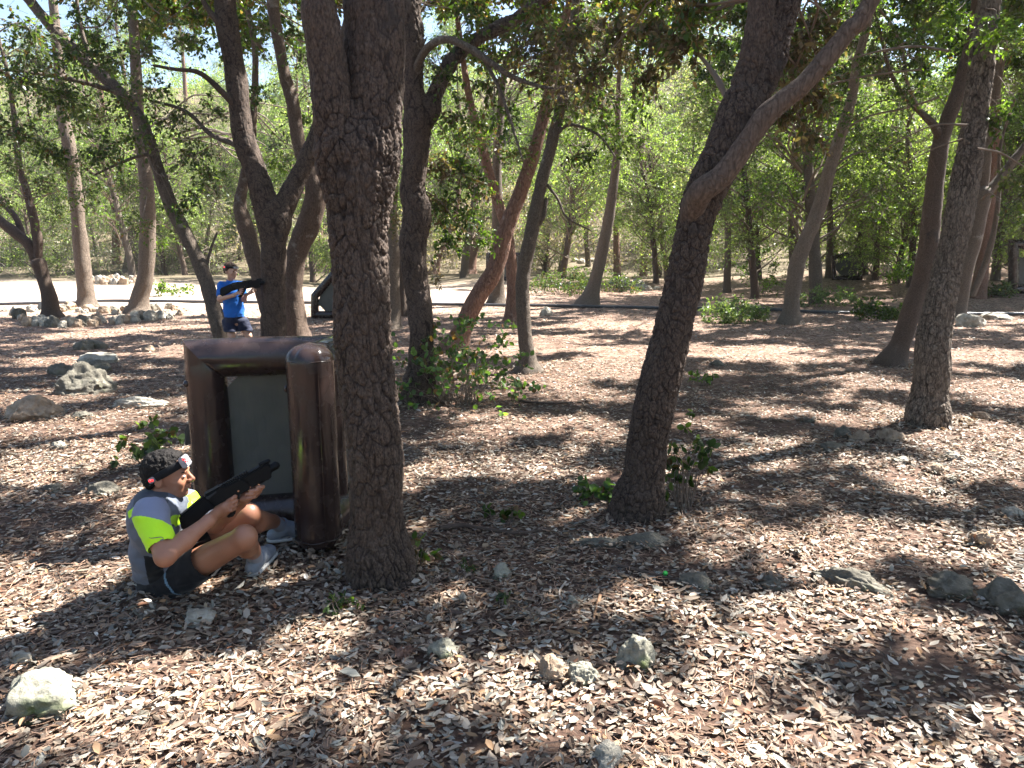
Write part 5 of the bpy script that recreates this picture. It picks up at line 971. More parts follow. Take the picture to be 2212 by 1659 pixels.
# ------------------------------------------------------------------ inflatable bunkers
def vinyl(name, c, rough):
    m, t, b, o = newmat(name); L = t.links.new; tc = N(t, 'ShaderNodeTexCoord'); b.inputs['Base Color'].default_value = (*c, 1)
    n = N(t, 'ShaderNodeTexNoise', i_Scale=6.0, i_Detail=3.0); mp = N(t, 'ShaderNodeMapping'); mp.inputs['Scale'].default_value = (3.2, 3.2, 0.5); L(tc.outputs['Object'], mp.inputs[0]); L(mp.outputs[0], n.inputs['Vector'])
    bp = N(t, 'ShaderNodeBump', i_Strength=0.3, i_Distance=0.01); L(n.outputs[0], bp.inputs['Height']); L(bp.outputs[0], b.inputs['Normal'])
    n2 = N(t, 'ShaderNodeTexNoise', i_Scale=11.0, i_Detail=6.0); L(tc.outputs['Object'], n2.inputs['Vector']); r = ramp(t, n2.outputs[0], [(0.35, (rough-.08,)*3), (0.7, (rough+.18,)*3)]); L(r.outputs[0], b.inputs['Roughness']); return m
M['vinyl'] = vinyl('brown_vinyl', (0.030, 0.019, 0.017), 0.2); M['tarp'] = vinyl('grey_tarpaulin', (0.075, 0.077, 0.069), 0.6); [setattr(n_.inputs['Distance'], 'default_value', 0.02) for n_ in M['tarp'].node_tree.nodes if n_.type == 'BUMP']; M['strapg'] = plain('black_flap', (0.01, 0.01, 0.01), 0.7)
def miter_tube(P, r, closed, step=0.03, sides=40, pinch=0.05, seed=0, endcap=True):
    """inflated tube with sewn, mitred corners"""
    P = [np.asarray(p, float) for p in P]; n = len(P); rings = []; seg = list(range(n if closed else n-1)); pn = np.cross(P[1]-P[0], P[2]-P[1]); pn /= np.linalg.norm(pn); th = np.linspace(0, 2*np.pi, sides, endpoint=False)
    V = []; F = []; off = 0
    for s_ in seg:
        a, b2_ = P[s_], P[(s_+1) % n]; d = b2_-a; L = np.linalg.norm(d); d /= L; sd = np.cross(d, pn)
        def plane(i_):       # mitre plane normal at corner i_
            if not closed and (i_ == 0 or i_ == n-1): return None
            p0, p1, p2 = P[(i_-1) % n], P[i_ % n], P[(i_+1) % n]; u1 = (p1-p0)/np.linalg.norm(p1-p0); u2 = (p2-p1)/np.linalg.norm(p2-p1); m_ = u1+u2; return m_/np.linalg.norm(m_)
        pa, pb = plane(s_), plane((s_+1) % n if closed else s_+1); m_ = max(6, int(L/step)); ts = np.linspace(0, 1, m_); rg = []
        for t_ in ts:
            rr_ = r*(1+0.02*vnoise(t_*L*3+seed, s_*5.0)); c = th
            e0 = t_*L; er = 1.0
            if pa is None: x = e0/(r*1.0); er *= math.sqrt(max(0.02, 1-(1-min(1, x))**2))
            if pb is None: x = (L-e0)/(r*1.0); er *= math.sqrt(max(0.02, 1-(1-min(1, x))**2))
            er *= 1-pinch*math.exp(-(e0/(r*.5))**2)*(pa is not None)-pinch*math.exp(-((L-e0)/(r*.5))**2)*(pb is not None)
            dirs = sd[None, :]*np.cos(th)[:, None]+pn[None, :]*np.sin(th)[:, None]; q = a+d*e0+dirs*rr_*er
            wr = 1+0.012*vnoise(th*3+s_*7+seed, e0*14)*1.0+0.02*(pa is not None)*math.exp(-(e0/(r*.9))**2)*np.sin(th*9+seed)+0.02*(pb is not None)*math.exp(-((L-e0)/(r*.9))**2)*np.sin(th*9+seed)
            q = a+d*e0+dirs*(rr_*er*wr)[:, None]
            for pl, pt, w0 in ((pa, a, 1-t_), (pb, b2_, t_)):
                if pl is not None:
                    x = (q-pt)@pl; dp = d@pl; sgn = 1 if pt is a else -1
                    bad = (x*sgn < 0); q = np.where(bad[:, None], q-d[None, :]*(x/dp)[:, None], q)
            # first/last ring exactly on the mitre plane
            if t_ == 0 and pa is not None: q = q-d[None, :]*(((q-a)@pa)/(d@pa))[:, None]
            if t_ == 1 and pb is not None: q = q-d[None, :]*(((q-b2_)@pb)/(d@pb))[:, None]
            rg.append(q)
        V.append(np.array(rg).reshape(-1, 3)); i_ = np.arange(m_-1)[:, None]; j_ = np.arange(sides)[None, :]; j2 = (j_+1) % sides
        F.append(off+np.stack([i_*sides+j_, i_*sides+j2, (i_+1)*sides+j2, (i_+1)*sides+j_], -1).reshape(-1, 4)); off += m_*sides
    return np.vstack(V), np.vstack(F)
def fabric(P, inset, cut, org, parent, bow=0.02, mat=None, upto=None):
    P = [np.asarray(p, float) for p in P]; n = len(P); c = sum(P)/n; pn = np.cross(P[1]-P[0], P[2]-P[1]); pn /= np.linalg.norm(pn); Q_ = []
    for i_ in range(n):
        a, p, b2_ = P[i_-1], P[i_], P[(i_+1) % n]; u = (a-p)/np.linalg.norm(a-p); v = (b2_-p)/np.linalg.norm(b2_-p); Q_ += [p+u*cut+v*inset, p+v*cut+u*inset]
    Q_ = [q*1.0 for q in Q_]; m_ = len(Q_); rings = [Q_, [q*.6+c*.4+pn*bow*.6 for q in Q_], [q*.25+c*.75+pn*bow for q in Q_], [c+pn*bow]*1]
    V = []; [V.extend(r_) for r_ in rings[:3]]; V.append(rings[3][0]); V = np.array(V); F = [[k*m_+j, k*m_+(j+1) % m_, (k+1)*m_+(j+1) % m_, (k+1)*m_+j] for k in range(2) for j in range(m_)]+[[2*m_+j, 2*m_+(j+1) % m_, 3*m_] for j in range(m_)]
    V2 = V+pn*0.004; F = F+[[i_+len(V) for i_ in f_[::-1]] for f_ in F]+[[j, len(V)+j, len(V)+(j+1) % m_, (j+1) % m_] for j in range(m_)]
    return link('tarpaulin', mesh('tarpaulin', np.vstack([V, V2])-org, F, mat or M['tarp'], False), parent)
bA_ = W(452, 900, 4.28); cB = W(685, 1100, 4.04); RA, RB = 0.112, 0.127; HB = 1.17
bunk = thing('inflatable_bunker', onground(-1.2, 4.3), 'large brown inflatable bunker with a grey panel, beside the sitting man', 'bunker'); bo_ = np.array(bunk.location); gz = float(gh(-1.2, 4.3))
Lp = np.array([bA_[0], 4.28, gz]); Jp = np.array([cB[0]-0.02, 4.42, gz]); Cp = np.array([cB[0], cB[1], gz]); Ep = np.array([cB[0]+0.10, 5.0, gz]); zz = lambda p, z: p+np.array([0, 0, z])
PA = [zz(Lp, RA), zz(Jp, RA), zz(Jp, HB-RA), zz(Lp, HB-RA)]
V, F = miter_tube(PA, RA, True, 0.02, 48, 0.05, 1); link('frame_tube', mesh('frame_tube', V-bo_, F, M['vinyl'], True), bunk)
fabric(PA, RA*.55, RA*2.0, bo_, bunk, -0.035)
V, F = miter_tube([zz(Cp, 0.0), zz(Cp, HB*.5), zz(Cp, HB+0.01), zz(Cp, HB+0.011)][:3]+[], RB, False, 0.02, 48) if False else (None, None)
q = [zz(Cp, -0.01+t*(HB+0.02)) for t in np.linspace(0, 1, 60)]; rr_ = [RB*math.sqrt(max(0.03, 1-max(0, 1-t*(HB+.02)/(RB*.95))**2))*math.sqrt(max(0.03, 1-max(0, 1-(1-t)*(HB+.02)/(RB*.8))**2)) for t in np.linspace(0, 1, 60)]
V, F = tube(q, rr_, 0.02, 56, 0.015, disp=lambda th, L, r_, p: 0.002*np.sin(th*7+1)*np.exp(-((L-HB)/.10)**2)-0.016*np.exp(-((th-4.2)/.15)**2)*np.exp(-((L-HB)/.05)**2)+0.0025*vnoise(th*3, L*2.2)+0.003*np.sin(th*11)*np.exp(-(L/.12)**2), seed=4)
post = link('post', mesh('post', V-bo_, F, M['vinyl'], True), bunk)
PB = [zz(Cp, RA), zz(Ep, RA), zz(Ep, HB-RA), zz(Cp, HB-RA)]
V, F = miter_tube([PB[0]+(0, 0.05, 0), PB[1], PB[2], PB[3]+(0, 0.05, 0)], RA*.95, False, 0.02, 40, 0.05, 3); link('side_tube', mesh('side_tube', V-bo_, F, M['vinyl'], True), bunk)
fabric([zz(Cp, RA), zz(Ep, RA), zz(Ep, HB-RA), zz(Cp, HB-RA)], RA*.6, RA*1.6, bo_, bunk, 0.02)
q = SDF()
for z in (0.86, 0.72): pass
for zs_ in (0.085, HB-0.085):
    th_ = np.linspace(0, 2*np.pi, 40); V, F = tube([Cp+np.array([(RB*.985+.001)*math.cos(a), (RB*.985+.001)*math.sin(a), zs_+0.004*math.sin(5*a)]) for a in th_], [.0035]*40, .03, 6); link('seam', mesh('seam', V-bo_, F, M['vinyl'], True), post)
V, F = tube([Cp+np.array([RB*.55, -RB*.86, z_]) for z_ in np.linspace(.1, HB-.1, 12)], [.003]*12, .05, 6); link('seam', mesh('seam', V-bo_, F, M['vinyl'], True), post)
vk = Cp+np.array([-RB*.97, -0.02, 0.93]); V, F = tube([vk, vk+np.array([-.02, 0, 0])], [.022, .016], .005, 14); link('valve', mesh('valve', V-bo_, F, M['vinyl'], True), post)
vk = Lp+np.array([-RA*.8, -RA*.6, 0.92]); V, F = tube([vk, vk+np.array([-.012, -.012, 0])], [.02, .015], .005, 14); link('valve', mesh('valve', V-bo_, F, M['vinyl'], True), bunk)
fl = [W(411, 905, 4.22), W(414, 960, 4.22), W(400, 962, 4.24), W(399, 930, 4.25)]; flv = np.array(fl+[p+np.array([.004, .01, 0]) for p in fl]); link('flap', mesh('flap', flv-bo_, [[0, 1, 2, 3], [7, 6, 5, 4], [0, 4, 5, 1], [1, 5, 6, 2], [2, 6, 7, 3], [3, 7, 4, 0]], M['strapg']), bunk)
def panel_bunker(label, pts, r, cut=0.25, tarp=True, sides=24):
    pts = [np.asarray(p, float) for p in pts]; org = onground(*(sum(pts)/len(pts))[:2]); b = thing('inflatable_bunker', org, label, 'bunker')
    V, F = miter_tube(pts, r, True, 0.08, sides, 0.05, 2); link('frame_tube', mesh('frame_tube', V-org, F, M['vinyl'], True), b)
    if tarp: fabric(pts, r*.5, cut, org, b, 0.02)
    return b
def onp(vx, vy, y, r=0): return W(vx, vy, y)
gb = G(690, 687)[1]; panel_bunker('brown inflatable bunker with a slanting side, mostly hidden behind the thick split trunk', [W(680, 680, gb), W(815, 680, gb), W(815, 640, gb), W(745, 565, gb), W(680, 640, gb)], mV(17, W(690, 680, gb))/2, .28)
gb = G(1062, 606)[1]; panel_bunker('far dark bunker seen behind the crossing red trunks', [W(1054, 602, gb), W(1120, 602, gb), W(1120, 550, gb), W(1054, 550, gb)], mV(9, W(1060, 600, gb))/2, .3)
gb = G(1820, 606)[1]; panel_bunker('dark bunker with a peaked top standing among the trees right of the grey-brown pine', [W(1802, 600, gb), W(1858, 600, gb), W(1860, 548, gb), W(1838, 548, gb), W(1800, 556, gb)], mV(10, W(1820, 600, gb))/2, .3)
gb = G(2200, 634)[1]; panel_bunker('brown bunker frame with a half height grey panel, cut by the right edge', [W(2189, 624, gb), W(2300, 628, gb), W(2300, 530, gb), W(2189, 527, gb)], mV(20, W(2200, 600, gb))/2, .1, False)
rt = [o for o in COL.objects if o.get('label', '').startswith('brown bunker frame')][0]; ro = np.array(rt.location); fabric([W(2189, 624, gb), W(2300, 628, gb), W(2300, 555, gb), W(2189, 553, gb)], .02, .03, ro, rt, 0.0)
# ------------------------------------------------------------------ background trees (copies of a few grown ones)
def proto(kind):
    root = link('oak_tree' if kind < 3 else 'pine_tree', None); f = Fol()
    Ht = [6.5, 7.5, 5.5, 10, 9][kind]; r = [0.11, 0.14, 0.09, 0.17, 0.13][kind]; lean = [0.9, -1.2, 0.4, 0.6, 2.0][kind]
    P = [(0, 0, -0.3), (0.02, 0, 0.25), (lean*0.2, 0.1, Ht*0.25), (lean*0.45, 0.1, Ht*0.5), (lean*0.9, 0, Ht*0.75), (lean, 0.1, Ht)]
    V, F = tube(P, [r*1.6, r*1.15, r*0.9, r*0.75, r*0.5, r*0.15], 0.15, 12, 0.12, seed=kind)
    link('trunk', mesh('trunk', V, F, M[['oak', 'grey', 'oak', 'pine', 'pinegrey'][kind]], True), root)
    lo = [0.24, 0.3, 0.14, 0.5, 0.45][kind]; pal = ['far', 'bright', 'far', 'far', 'scrub'][kind]
    for k in range([50, 50, 44, 42, 40][kind]):
        h = Ht*(lo+(1.02-lo)*rng.random()); rad = [2.1, 2.3, 1.8, 1.9, 1.9][kind]*(1.05-0.5*abs(h/Ht-0.6)); a = rng.random()*6.28; rr = rad*math.sqrt(rng.random())
        c = np.array([lean*h/Ht+rr*math.cos(a), rr*math.sin(a), h]); q = np.array([lean*h/Ht*0.8, 0, h-0.5-0.3*rr])
        f.branch(q, c, 0.03, 0.05, 5); f.clump(c, 0.75, 260, pal, 0.075, 9, 0.7, six=False, twr=0.006, wid=0.6)
    f.link(root, (0, 0, 0)); return root
protos = [proto(k) for k in range(5)]
used = set()
def put_tree(k, x, y, s, rz, label, group=None):
    r = protos[k] if k not in used else copy_tree(protos[k]); used.add(k)
    r.location = (x, y, float(gh(x, y))); r.rotation_euler = (0, 0, rz); r.scale = (s, s, s*(0.9+0.2*rng.random()))
    tag(r, label, 'tree', group); return r
BG = 'trees crowding the background'
spots = []
for (vx, vy, k, s) in [(1842, 596, 1, .9), (1868, 594, 0, 1), (1892, 604, 2, 1.0), (1790, 600, 4, .9), (1753, 596, 2, .9), (1570, 632, 4, .9), (1640, 608, 0, .8), (1935, 612, 2, 1.1), (1965, 620, 0, .9),
                       (1480, 608, 2, 1.0), (1418, 612, 0, .9), (1440, 606, 1, .8), (2110, 612, 0, 1), (2150, 606, 1, .9), (2190, 600, 2, 1), (1390, 596, 3, 1), (1210, 590, 4, .9), (1180, 582, 3, .9), (700, 575, 3, .9), (655, 582, 3, 1.0),
                       (560, 585, 1, .9), (440, 575, 4, .8), (120, 556, 0, 1), (210, 552, 1, 1), (60, 552, 2, 1), (380, 556, 2, 1.1), (520, 560, 0, 1), (1270, 575, 1, 1), (960, 560, 1, 1), (880, 566, 2, 1)]:
    p = G(vx, vy); spots.append((p[0], p[1])); put_tree(k, p[0], p[1], s, rng.random()*6.28, None)
cnt = 0
while cnt < 120:
    y = 20+50*rng.random()**1.2; x = (rng.random()*2-1)*(y*0.75+3)
    if (x < 4 and y < 32) or (y < 22 and x < 8): continue
    if -0.30 < x/y < 0.28 and y < 50 and rng.random() < 0.8: continue
    if x/y < -0.30 and rng.random() < 0.45: continue
    if min(math.hypot(x-a, y-b) for a, b in spots) < 1.7: continue
    k = int(rng.choice([0, 1, 2, 3, 4], p=[.27, .23, .25, .13, .12])); spots.append((x, y)); put_tree(k, x, y, 0.85+0.4*rng.random(), rng.random()*6.28, None); cnt += 1
kinds = ['bushy bright green oak among the crowded trees of the background', 'taller green oak among the crowded trees of the background', 'small low-leaved oak among the crowded trees of the background',
         'tall thin-crowned pine among the crowded trees of the background', 'leaning pine among the crowded trees of the background']
SEC = [(-9, 60, 'left of the low-forking tree'), (60, 240, 'between the two left pines'), (240, 400, 'behind the clearing left of the boy'), (400, 640, 'behind the boy and the forked trunk'), (640, 860, 'behind the split trunk'), (860, 1010, 'right of the second dark trunk'), (1010, 1200, 'behind the crossing red trunks'),
       (1200, 1400, 'around the grey leaning pine'), (1400, 1580, 'left behind the leaning trunk'), (1580, 1740, 'left of the grey-brown pine'), (1740, 1880, 'right of the grey-brown pine'), (1880, 2040, 'left of the thick grey pine'), (2040, 2220, 'right of the thick grey pine')]
def vx_of(p): return (p[0]/zdep(np.array(p))*FPX+512)/SV
grp_ = {}
for o in list(COL.objects):
    if o.type == 'EMPTY' and o.parent is None and 'label' not in o and o.get('category') == 'tree':
        k = [i for i, p in enumerate(protos) if p.children[0].data == o.children[0].data][0]; v = vx_of(o.location); sc_n = [s_[2] for s_ in SEC if s_[0] <= v < s_[1]]
        grp_.setdefault((k, sc_n[0] if sc_n else ('far beyond the left edge' if v < 0 else 'beyond the right edge')), []).append(o)
NM = ['bushy bright oak', 'taller green oak', 'small low-leaved oak', 'tall thin-crowned pine', 'leaning pale pine']; ORD = ['nearest', 'second nearest', 'third nearest', 'fourth nearest', 'fifth nearest', 'sixth nearest', 'seventh nearest', 'eighth nearest', 'ninth nearest', 'tenth nearest', 'eleventh nearest', 'twelfth nearest', 'thirteenth nearest', 'fourteenth nearest', 'fifteenth nearest']
for (k, sn), os_ in grp_.items():
    os_.sort(key=lambda o: o.location[1])
    for n_, o in enumerate(os_): tag(o, ('only ' if len(os_) == 1 else ORD[min(n_, 14)]+' ')+NM[k]+' '+sn, 'tree', ['bushy bright oaks behind', 'taller green oaks behind', 'small low oaks behind', 'tall pines behind', 'leaning pines behind'][k])

# ------------------------------------------------------------------ far wooded hillside and pale scrub (too dense to count)
f = Fol()
for k in range(620):
    y = 44+rng.random()*46; x = (rng.random()*2-1)*(y*0.8+4); z = float(gh(x, y)); g = vnoise(x*0.08, y*0.08+3)
    f.clump((x, y, z+0.5+2.6*rng.random()), 1.5, 330, 'far' if g > -.2 else 'scrub', 0.15, 10, 0.8, six=False, twr=0.012, wid=0.65)
tw = f.T; link('hillside_woodland', f.L.mesh('hillside_woodland', M['leaf'])); tag(COL.objects['hillside_woodland'], 'hazy green woodland covering the far hillside', None, None, 'stuff')
f = Fol()
for k in range(1000):
    y = 33+rng.random()*34; x = (rng.random()*2-1)*(y*0.66)-1; z = float(gh(x, y)); q_ = x/y
    if y < 36 and x < -4: continue
    f.clump((x, y, z+0.4+3.4*rng.random()), 1.3, 270, 'rose' if -0.26 < q_+0.08*rng.normal() < 0.16 else 'scrub', 0.085, 9, 0.9, six=False, twr=0.008, wid=0.6)
f.V = None
link('hillside_scrub', f.L.mesh('hillside_scrub', M['leaf'])); tag(COL.objects['hillside_scrub'], 'pale grey green scrub in the sun on the slope behind the trees', None, None, 'stuff')
link('scrub_twigs', f.T.mesh('scrub_twigs', M['deadtwig'], True)); tag(COL.objects['scrub_twigs'], 'thin bare twigs tangled through the scrub on the slope', None, None, 'stuff')

# unseen wood added behind the viewer and at both sides to darken the shade
f = Fol()
for k in range(260):
    a = rng.random()*2*math.pi; r0 = 9+rng.random()*10; x, y = r0*math.sin(a), -2+r0*math.cos(a)
    if y > 1 and abs(x) < y*0.9+4: continue
    f.clump((x, y, 0.8+6.5*rng.random()), 1.5, 160, 'green', 0.2, 10, 0.9, six=False, twr=0.012, wid=0.65)
link('unseen_woodland', f.L.mesh('unseen_woodland', M['leaf'])); tag(COL.objects['unseen_woodland'], 'unseen green woodland added around the viewer to darken the shade', None, None, 'stuff')
# ------------------------------------------------------------------ bushes and undergrowth
def bush(name, label, vx, vy, w, h, n, pal, size=0.05, group=None, six=True, twr=0.002, clumps=10, dead=0, up=0.5, wid=0.6, dpt=0.6, cat='bush', y=None):
    n = int(n*(3.2 if name == 'undergrowth_bush' else 1.7)) if name != 'ivy_bush' else n
    base = G(vx, vy); R_ = mV(w, base)/2; H = mV(h, base); org = onground(base[0], base[1]); r = thing(name, org, label, cat, group); f = Fol()
    for k in range(clumps):
        a = rng.random()*6.28; q = math.sqrt(rng.random()); hh = H*(1-0.55*q*q)*(0.25+0.75*rng.random())*0.85
        c = org+np.array([R_*0.85*q*math.cos(a), R_*dpt*q*math.sin(a), 0]); c[2] = float(gh(c[0], c[1]))+hh
        f.branch(org+np.array([0.2*R_*math.cos(a), 0.1*math.sin(a), -0.02]), c, twr*2.2, 0.1, 4)
        f.clump(c, min(R_, H)*0.48, n//clumps, pal if rng.random() > dead else 'brown', size, 7, 0.8, 0.25, six, twr, up, wid)
    f.link(r, org); return r
bush('ivy_bush', 'leafy ivy bush with green and rusty leaves around the foot of the second dark trunk', 990, 872, 350, 230, 1500, 'ivy', 0.056, clumps=56, dead=.06, wid=.85)
bush('sapling', 'thin leafy suckers standing against the right side of the leaning trunk', 1478, 1100, 110, 330, 190, 'green', 0.05, clumps=26, wid=.7)
bush('ivy_plant', 'low ivy at the left foot of the leaning trunk', 1300, 1085, 110, 75, 110, 'ivy', 0.05, clumps=9, wid=.85)
bush('shrub', 'small green shrub behind the leaning trunk on the lit floor', 1510, 832, 70, 70, 90, 'bright', 0.05, clumps=8)
bush('shrub', 'sparse leafy shrub behind the head of the sitting man', 335, 1010, 170, 150, 130, 'dark', 0.06, clumps=12, wid=.75)
bush('seedling', 'feathery green seedling on the floor in front of the sitting man', 745, 1322, 90, 50, 90, 'green', 0.03, clumps=8, wid=.4)
bush('seedling', 'small vine with red and green leaves at the right foot of the split trunk', 895, 1232, 110, 95, 50, 'mixed', 0.045, clumps=8, wid=.7)
bush('seedling', 'thin green seedling right of the split trunk, near the fallen branch', 1080, 1130, 130, 60, 45, 'green', 0.045, clumps=7, wid=.7)
bush('seedling', 'wispy dark seedling between the split trunk and the pale small stone', 1005, 1245, 60, 70, 40, 'dark', 0.025, clumps=6, wid=.4)
bush('seedling', 'tiny grey-green sprout in the litter below the fallen branch', 1085, 1300, 40, 60, 14, 'dark', 0.05, clumps=3, wid=.5)
bush('shrub', 'small leafy shrub in front of the legs of the boy', 545, 800, 110, 60, 60, 'green', 0.06, clumps=8, wid=.7)
bush('shrub', 'low green shrub at the edge of the earth bank in the clearing', 375, 640, 80, 48, 260, 'bright', 0.09, clumps=10, six=False)
bush('undergrowth_bush', 'broad dark green thicket behind the grey leaning trunk', 1215, 634, 180, 62, 900, 'dark', 0.07, clumps=34, six=False)
bush('undergrowth_bush', 'dark green thicket left of the grey leaning pine', 1310, 632, 150, 60, 560, 'dark', 0.07, clumps=16, six=False)
bush('undergrowth_bush', 'broad low green growth just right of the dark leaning trunk', 1580, 695, 170, 60, 800, 'pale', 0.06, clumps=24, six=False)
bush('undergrowth_bush', 'grassy pale green growth right of the grey-brown pine', 1790, 660, 160, 50, 620, 'pale', 0.06, clumps=22, six=False)
bush('undergrowth_bush', 'ivy growth at the foot of the dark leaning trunk on the right', 1890, 690, 130, 60, 420, 'green', 0.07, clumps=16, six=False)
bush('undergrowth_bush', 'low dark growth in front of the bunker at the right edge', 2160, 640, 120, 36, 420, 'dark', 0.07, clumps=16, six=False)
bush('undergrowth_bush', 'bright young oak thicket beside the grey-brown pine', 1640, 640, 110, 160, 420, 'bright', 0.07, clumps=20, six=False)
bush('undergrowth_bush', 'tall bright leafy thicket between the pine and the dark leaning trunk', 1940, 640, 80, 200, 420, 'bright', 0.07, clumps=20, six=False)
bush('undergrowth_bush', 'bright green mound at the far left beyond the clearing', 30, 560, 120, 50, 500, 'bright', 0.1, clumps=14, six=False)
bush('undergrowth_bush', 'pale green growth far behind the two pines in the clearing', 400, 560, 150, 60, 600, 'bright', 0.1, clumps=16, six=False)

# ------------------------------------------------------------------ pipe along the ground
pts = []
for (vx, vy) in [(-160, 664), (0, 660), (120, 656), (250, 652), (460, 655), (640, 656), (935, 660), (1080, 662), (1200, 664), (1420, 668), (1640, 671), (1760, 677), (1900, 680), (2060, 682), (2212, 682), (2400, 684)]:
    p = G(vx, vy); pts.append(p+np.array([0, 0, 0.035+0.01*rng.random()]))
V, F = tube(pts, [0.04]*len(pts), 0.15, 12); tag(link('pipe', mesh('pipe', V, F, plain('black_plastic_pipe', (0.05, 0.05, 0.055), 0.35, 0.5, var=0.3), True)), 'long dark plastic pipe lying across the ground behind the trees', 'pipe')

# ------------------------------------------------------------------ rocks
def rockmat(name, c1, c2, moss=None, mossamt=0.55):
    m, t, b, o = newmat(name); L = t.links.new; tc = N(t, 'ShaderNodeTexCoord')
    n = N(t, 'ShaderNodeTexNoise', i_Scale=9.0, i_Detail=9.0, i_Roughness=0.7); L(tc.outputs['Object'], n.inputs['Vector'])
    r = ramp(t, n.outputs[0], [(0.3, c1), (0.5, tuple((a+b2)/2 for a, b2 in zip(c1, c2))), (0.7, c2)]); out = r.outputs[0]
    if moss:
        n2 = N(t, 'ShaderNodeTexNoise', i_Scale=5.0, i_Detail=6.0); L(tc.outputs['Object'], n2.inputs['Vector'])
        r2 = ramp(t, n2.outputs[0], [(mossamt, (0, 0, 0)), (mossamt+0.12, (1, 1, 1))]); mx = N(t, 'ShaderNodeMixRGB'); L(r2.outputs[0], mx.inputs[0]); L(out, mx.inputs[1]); mx.inputs[2].default_value = (*moss, 1); out = mx.outputs[0]
    L(out, b.inputs['Base Color']); b.inputs['Roughness'].default_value = 0.9; b.inputs['Specular IOR Level'].default_value = 0.2
    n3 = N(t, 'ShaderNodeTexNoise', i_Scale=35.0, i_Detail=8.0, i_Roughness=0.7); L(tc.outputs['Object'], n3.inputs['Vector'])
    bp = N(t, 'ShaderNodeBump', i_Strength=1.0, i_Distance=0.02); L(n3.outputs[0], bp.inputs['Height']); L(bp.outputs[0], b.inputs['Normal']); return m
M['lime'] = rockmat('pale_limestone', (0.17, 0.15, 0.115), (0.55, 0.51, 0.43)); M['limebrown'] = rockmat('earthy_limestone', (0.2, 0.13, 0.08), (0.45, 0.36, 0.27))
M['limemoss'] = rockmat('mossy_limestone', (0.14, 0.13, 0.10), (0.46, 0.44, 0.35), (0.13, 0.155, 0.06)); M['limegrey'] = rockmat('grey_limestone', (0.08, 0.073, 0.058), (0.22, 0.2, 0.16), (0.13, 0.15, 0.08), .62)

_ico = {}; ROCKLEAF = Acc()
def ico(sub):
    if sub not in _ico:
        bm_ = bmesh.new(); bmesh.ops.create_icosphere(bm_, subdivisions=sub, radius=1); bm_.verts.ensure_lookup_table()
        _ico[sub] = (np.array([v.co for v in bm_.verts]), np.array([[v.index for v in f_.verts] for f_ in bm_.faces])); bm_.free()
    return _ico[sub]
def rock(vx, vy, w, h, mat='lime', label=None, group=None, sub=4, name='rock', cat='rock', sink=0.3, dpt=0.8, pos=None, seed=None):
    """vx, vy: middle of the visible foot; w, h: size on the photograph"""
    base = G(vx, vy) if pos is None else np.asarray(pos, float); sx = mV(w, base)/2; sx *= 0.86; sz = max(mV(h, base)*0.62, sx*0.24); sy = sx*dpt
    s = seed if seed is not None else rng.random()*90; sub = 5 if mV(w, base) > 0.11 and base[1] < 8 else sub; V, F = ico(sub); q = V*1.0
    for k in range(7):                   # broken facets
        d = rsph(1)[0]; lim = 0.6+0.3*rng.random(); e = q@d; q = q-np.outer(np.maximum(e-lim, 0)*0.8, d)
    rd = lambda f_, o_: 1-2*np.abs(vnoise(V[:, 0]*f_+s+o_, V[:, 1]*f_, V[:, 2]*f_))
    n = 0.22*vnoise(V[:, 0]*1.7+s, V[:, 1]*1.7, V[:, 2]*1.7)+0.12*rd(2.6, 3)+0.07*rd(5.5, 9)+0.04*rd(12, 5)+(0.022*rd(24, 1)+0.012*rd(48, 2) if sub > 4 else 0)-0.05
    q = q*(1+n)[:, None]*np.array([sx, sy, sz])*1.1
    a = rng.normal()*0.35; q = q@np.array([[math.cos(a), math.sin(a), 0], [-math.sin(a), math.cos(a), 0], [0, 0, 1]])
    org = onground(base[0], base[1]+sy*0.5, sz*(1-2*sink)*0.55-0.002)
    if base[1] < 8:
        n_ = int(40+500*sx); a = rng.random(n_)*6.28; d_ = (0.92+0.35*rng.random(n_)**1.5); x_, y_ = org[0]+sx*1.1*d_*np.cos(a), org[1]+sy*1.1*d_*np.sin(a)
        D_ = rsph(n_)*np.array([1, 1, .3]); LV = leaves(np.stack([x_, y_, gh(x_, y_)+0.012+0.5*sz*np.clip(1.05-d_, 0, .2)+0.02*rng.random(n_)], -1), D_, 0.038*(.6+.7*rng.random(n_)), litter_col(n_), .45, True, 1.6, .25); ROCKLEAF.add(*LV)
    o = link(name, mesh(name, q, F, M[mat], sub > 3), None, org); tag(o, label, cat, group); return o
R_ = rock
R_(960, 1420, 66, 48, 'limemoss', 'angular rock with a dark hollow, between the split trunk and the bottom edge')
R_(1190, 1470, 74, 62, 'limebrown', 'upright brownish rock at the bottom, left of a pointed one')
R_(1260, 1480, 66, 58, 'limemoss', 'pointed mossy rock close to the right of the brownish upright rock at the bottom')
R_(1375, 1440, 84, 82, 'limemoss', 'largest pale mossy boulder in the bottom foreground')
R_(1310, 1660, 80, 60, 'lime', 'pale rock cut by the bottom edge')
R_(1515, 1272, 90, 34, 'limegrey', 'dark rounded rock in the shade right of the green bottle cap', sink=.35)
R_(1670, 1268, 60, 26, 'limegrey', 'flat dark rock between the rounded one and the long stick', sink=.4)
R_(1848, 1272, 170, 42, 'limegrey', 'long low mossy outcrop in the shade on the right', sink=.35, dpt=.35)
R_(2065, 1285, 110, 50, 'limegrey', 'grey outcrop near the right edge, left of the bigger one', sink=.35)
R_(2185, 1318, 120, 66, 'limegrey', 'big grey outcrop cut by the right edge', sink=.3)
R_(1395, 1180, 120, 40, 'limegrey', 'low greenish rock in front of the leaning trunk', sink=.4, dpt=.4)
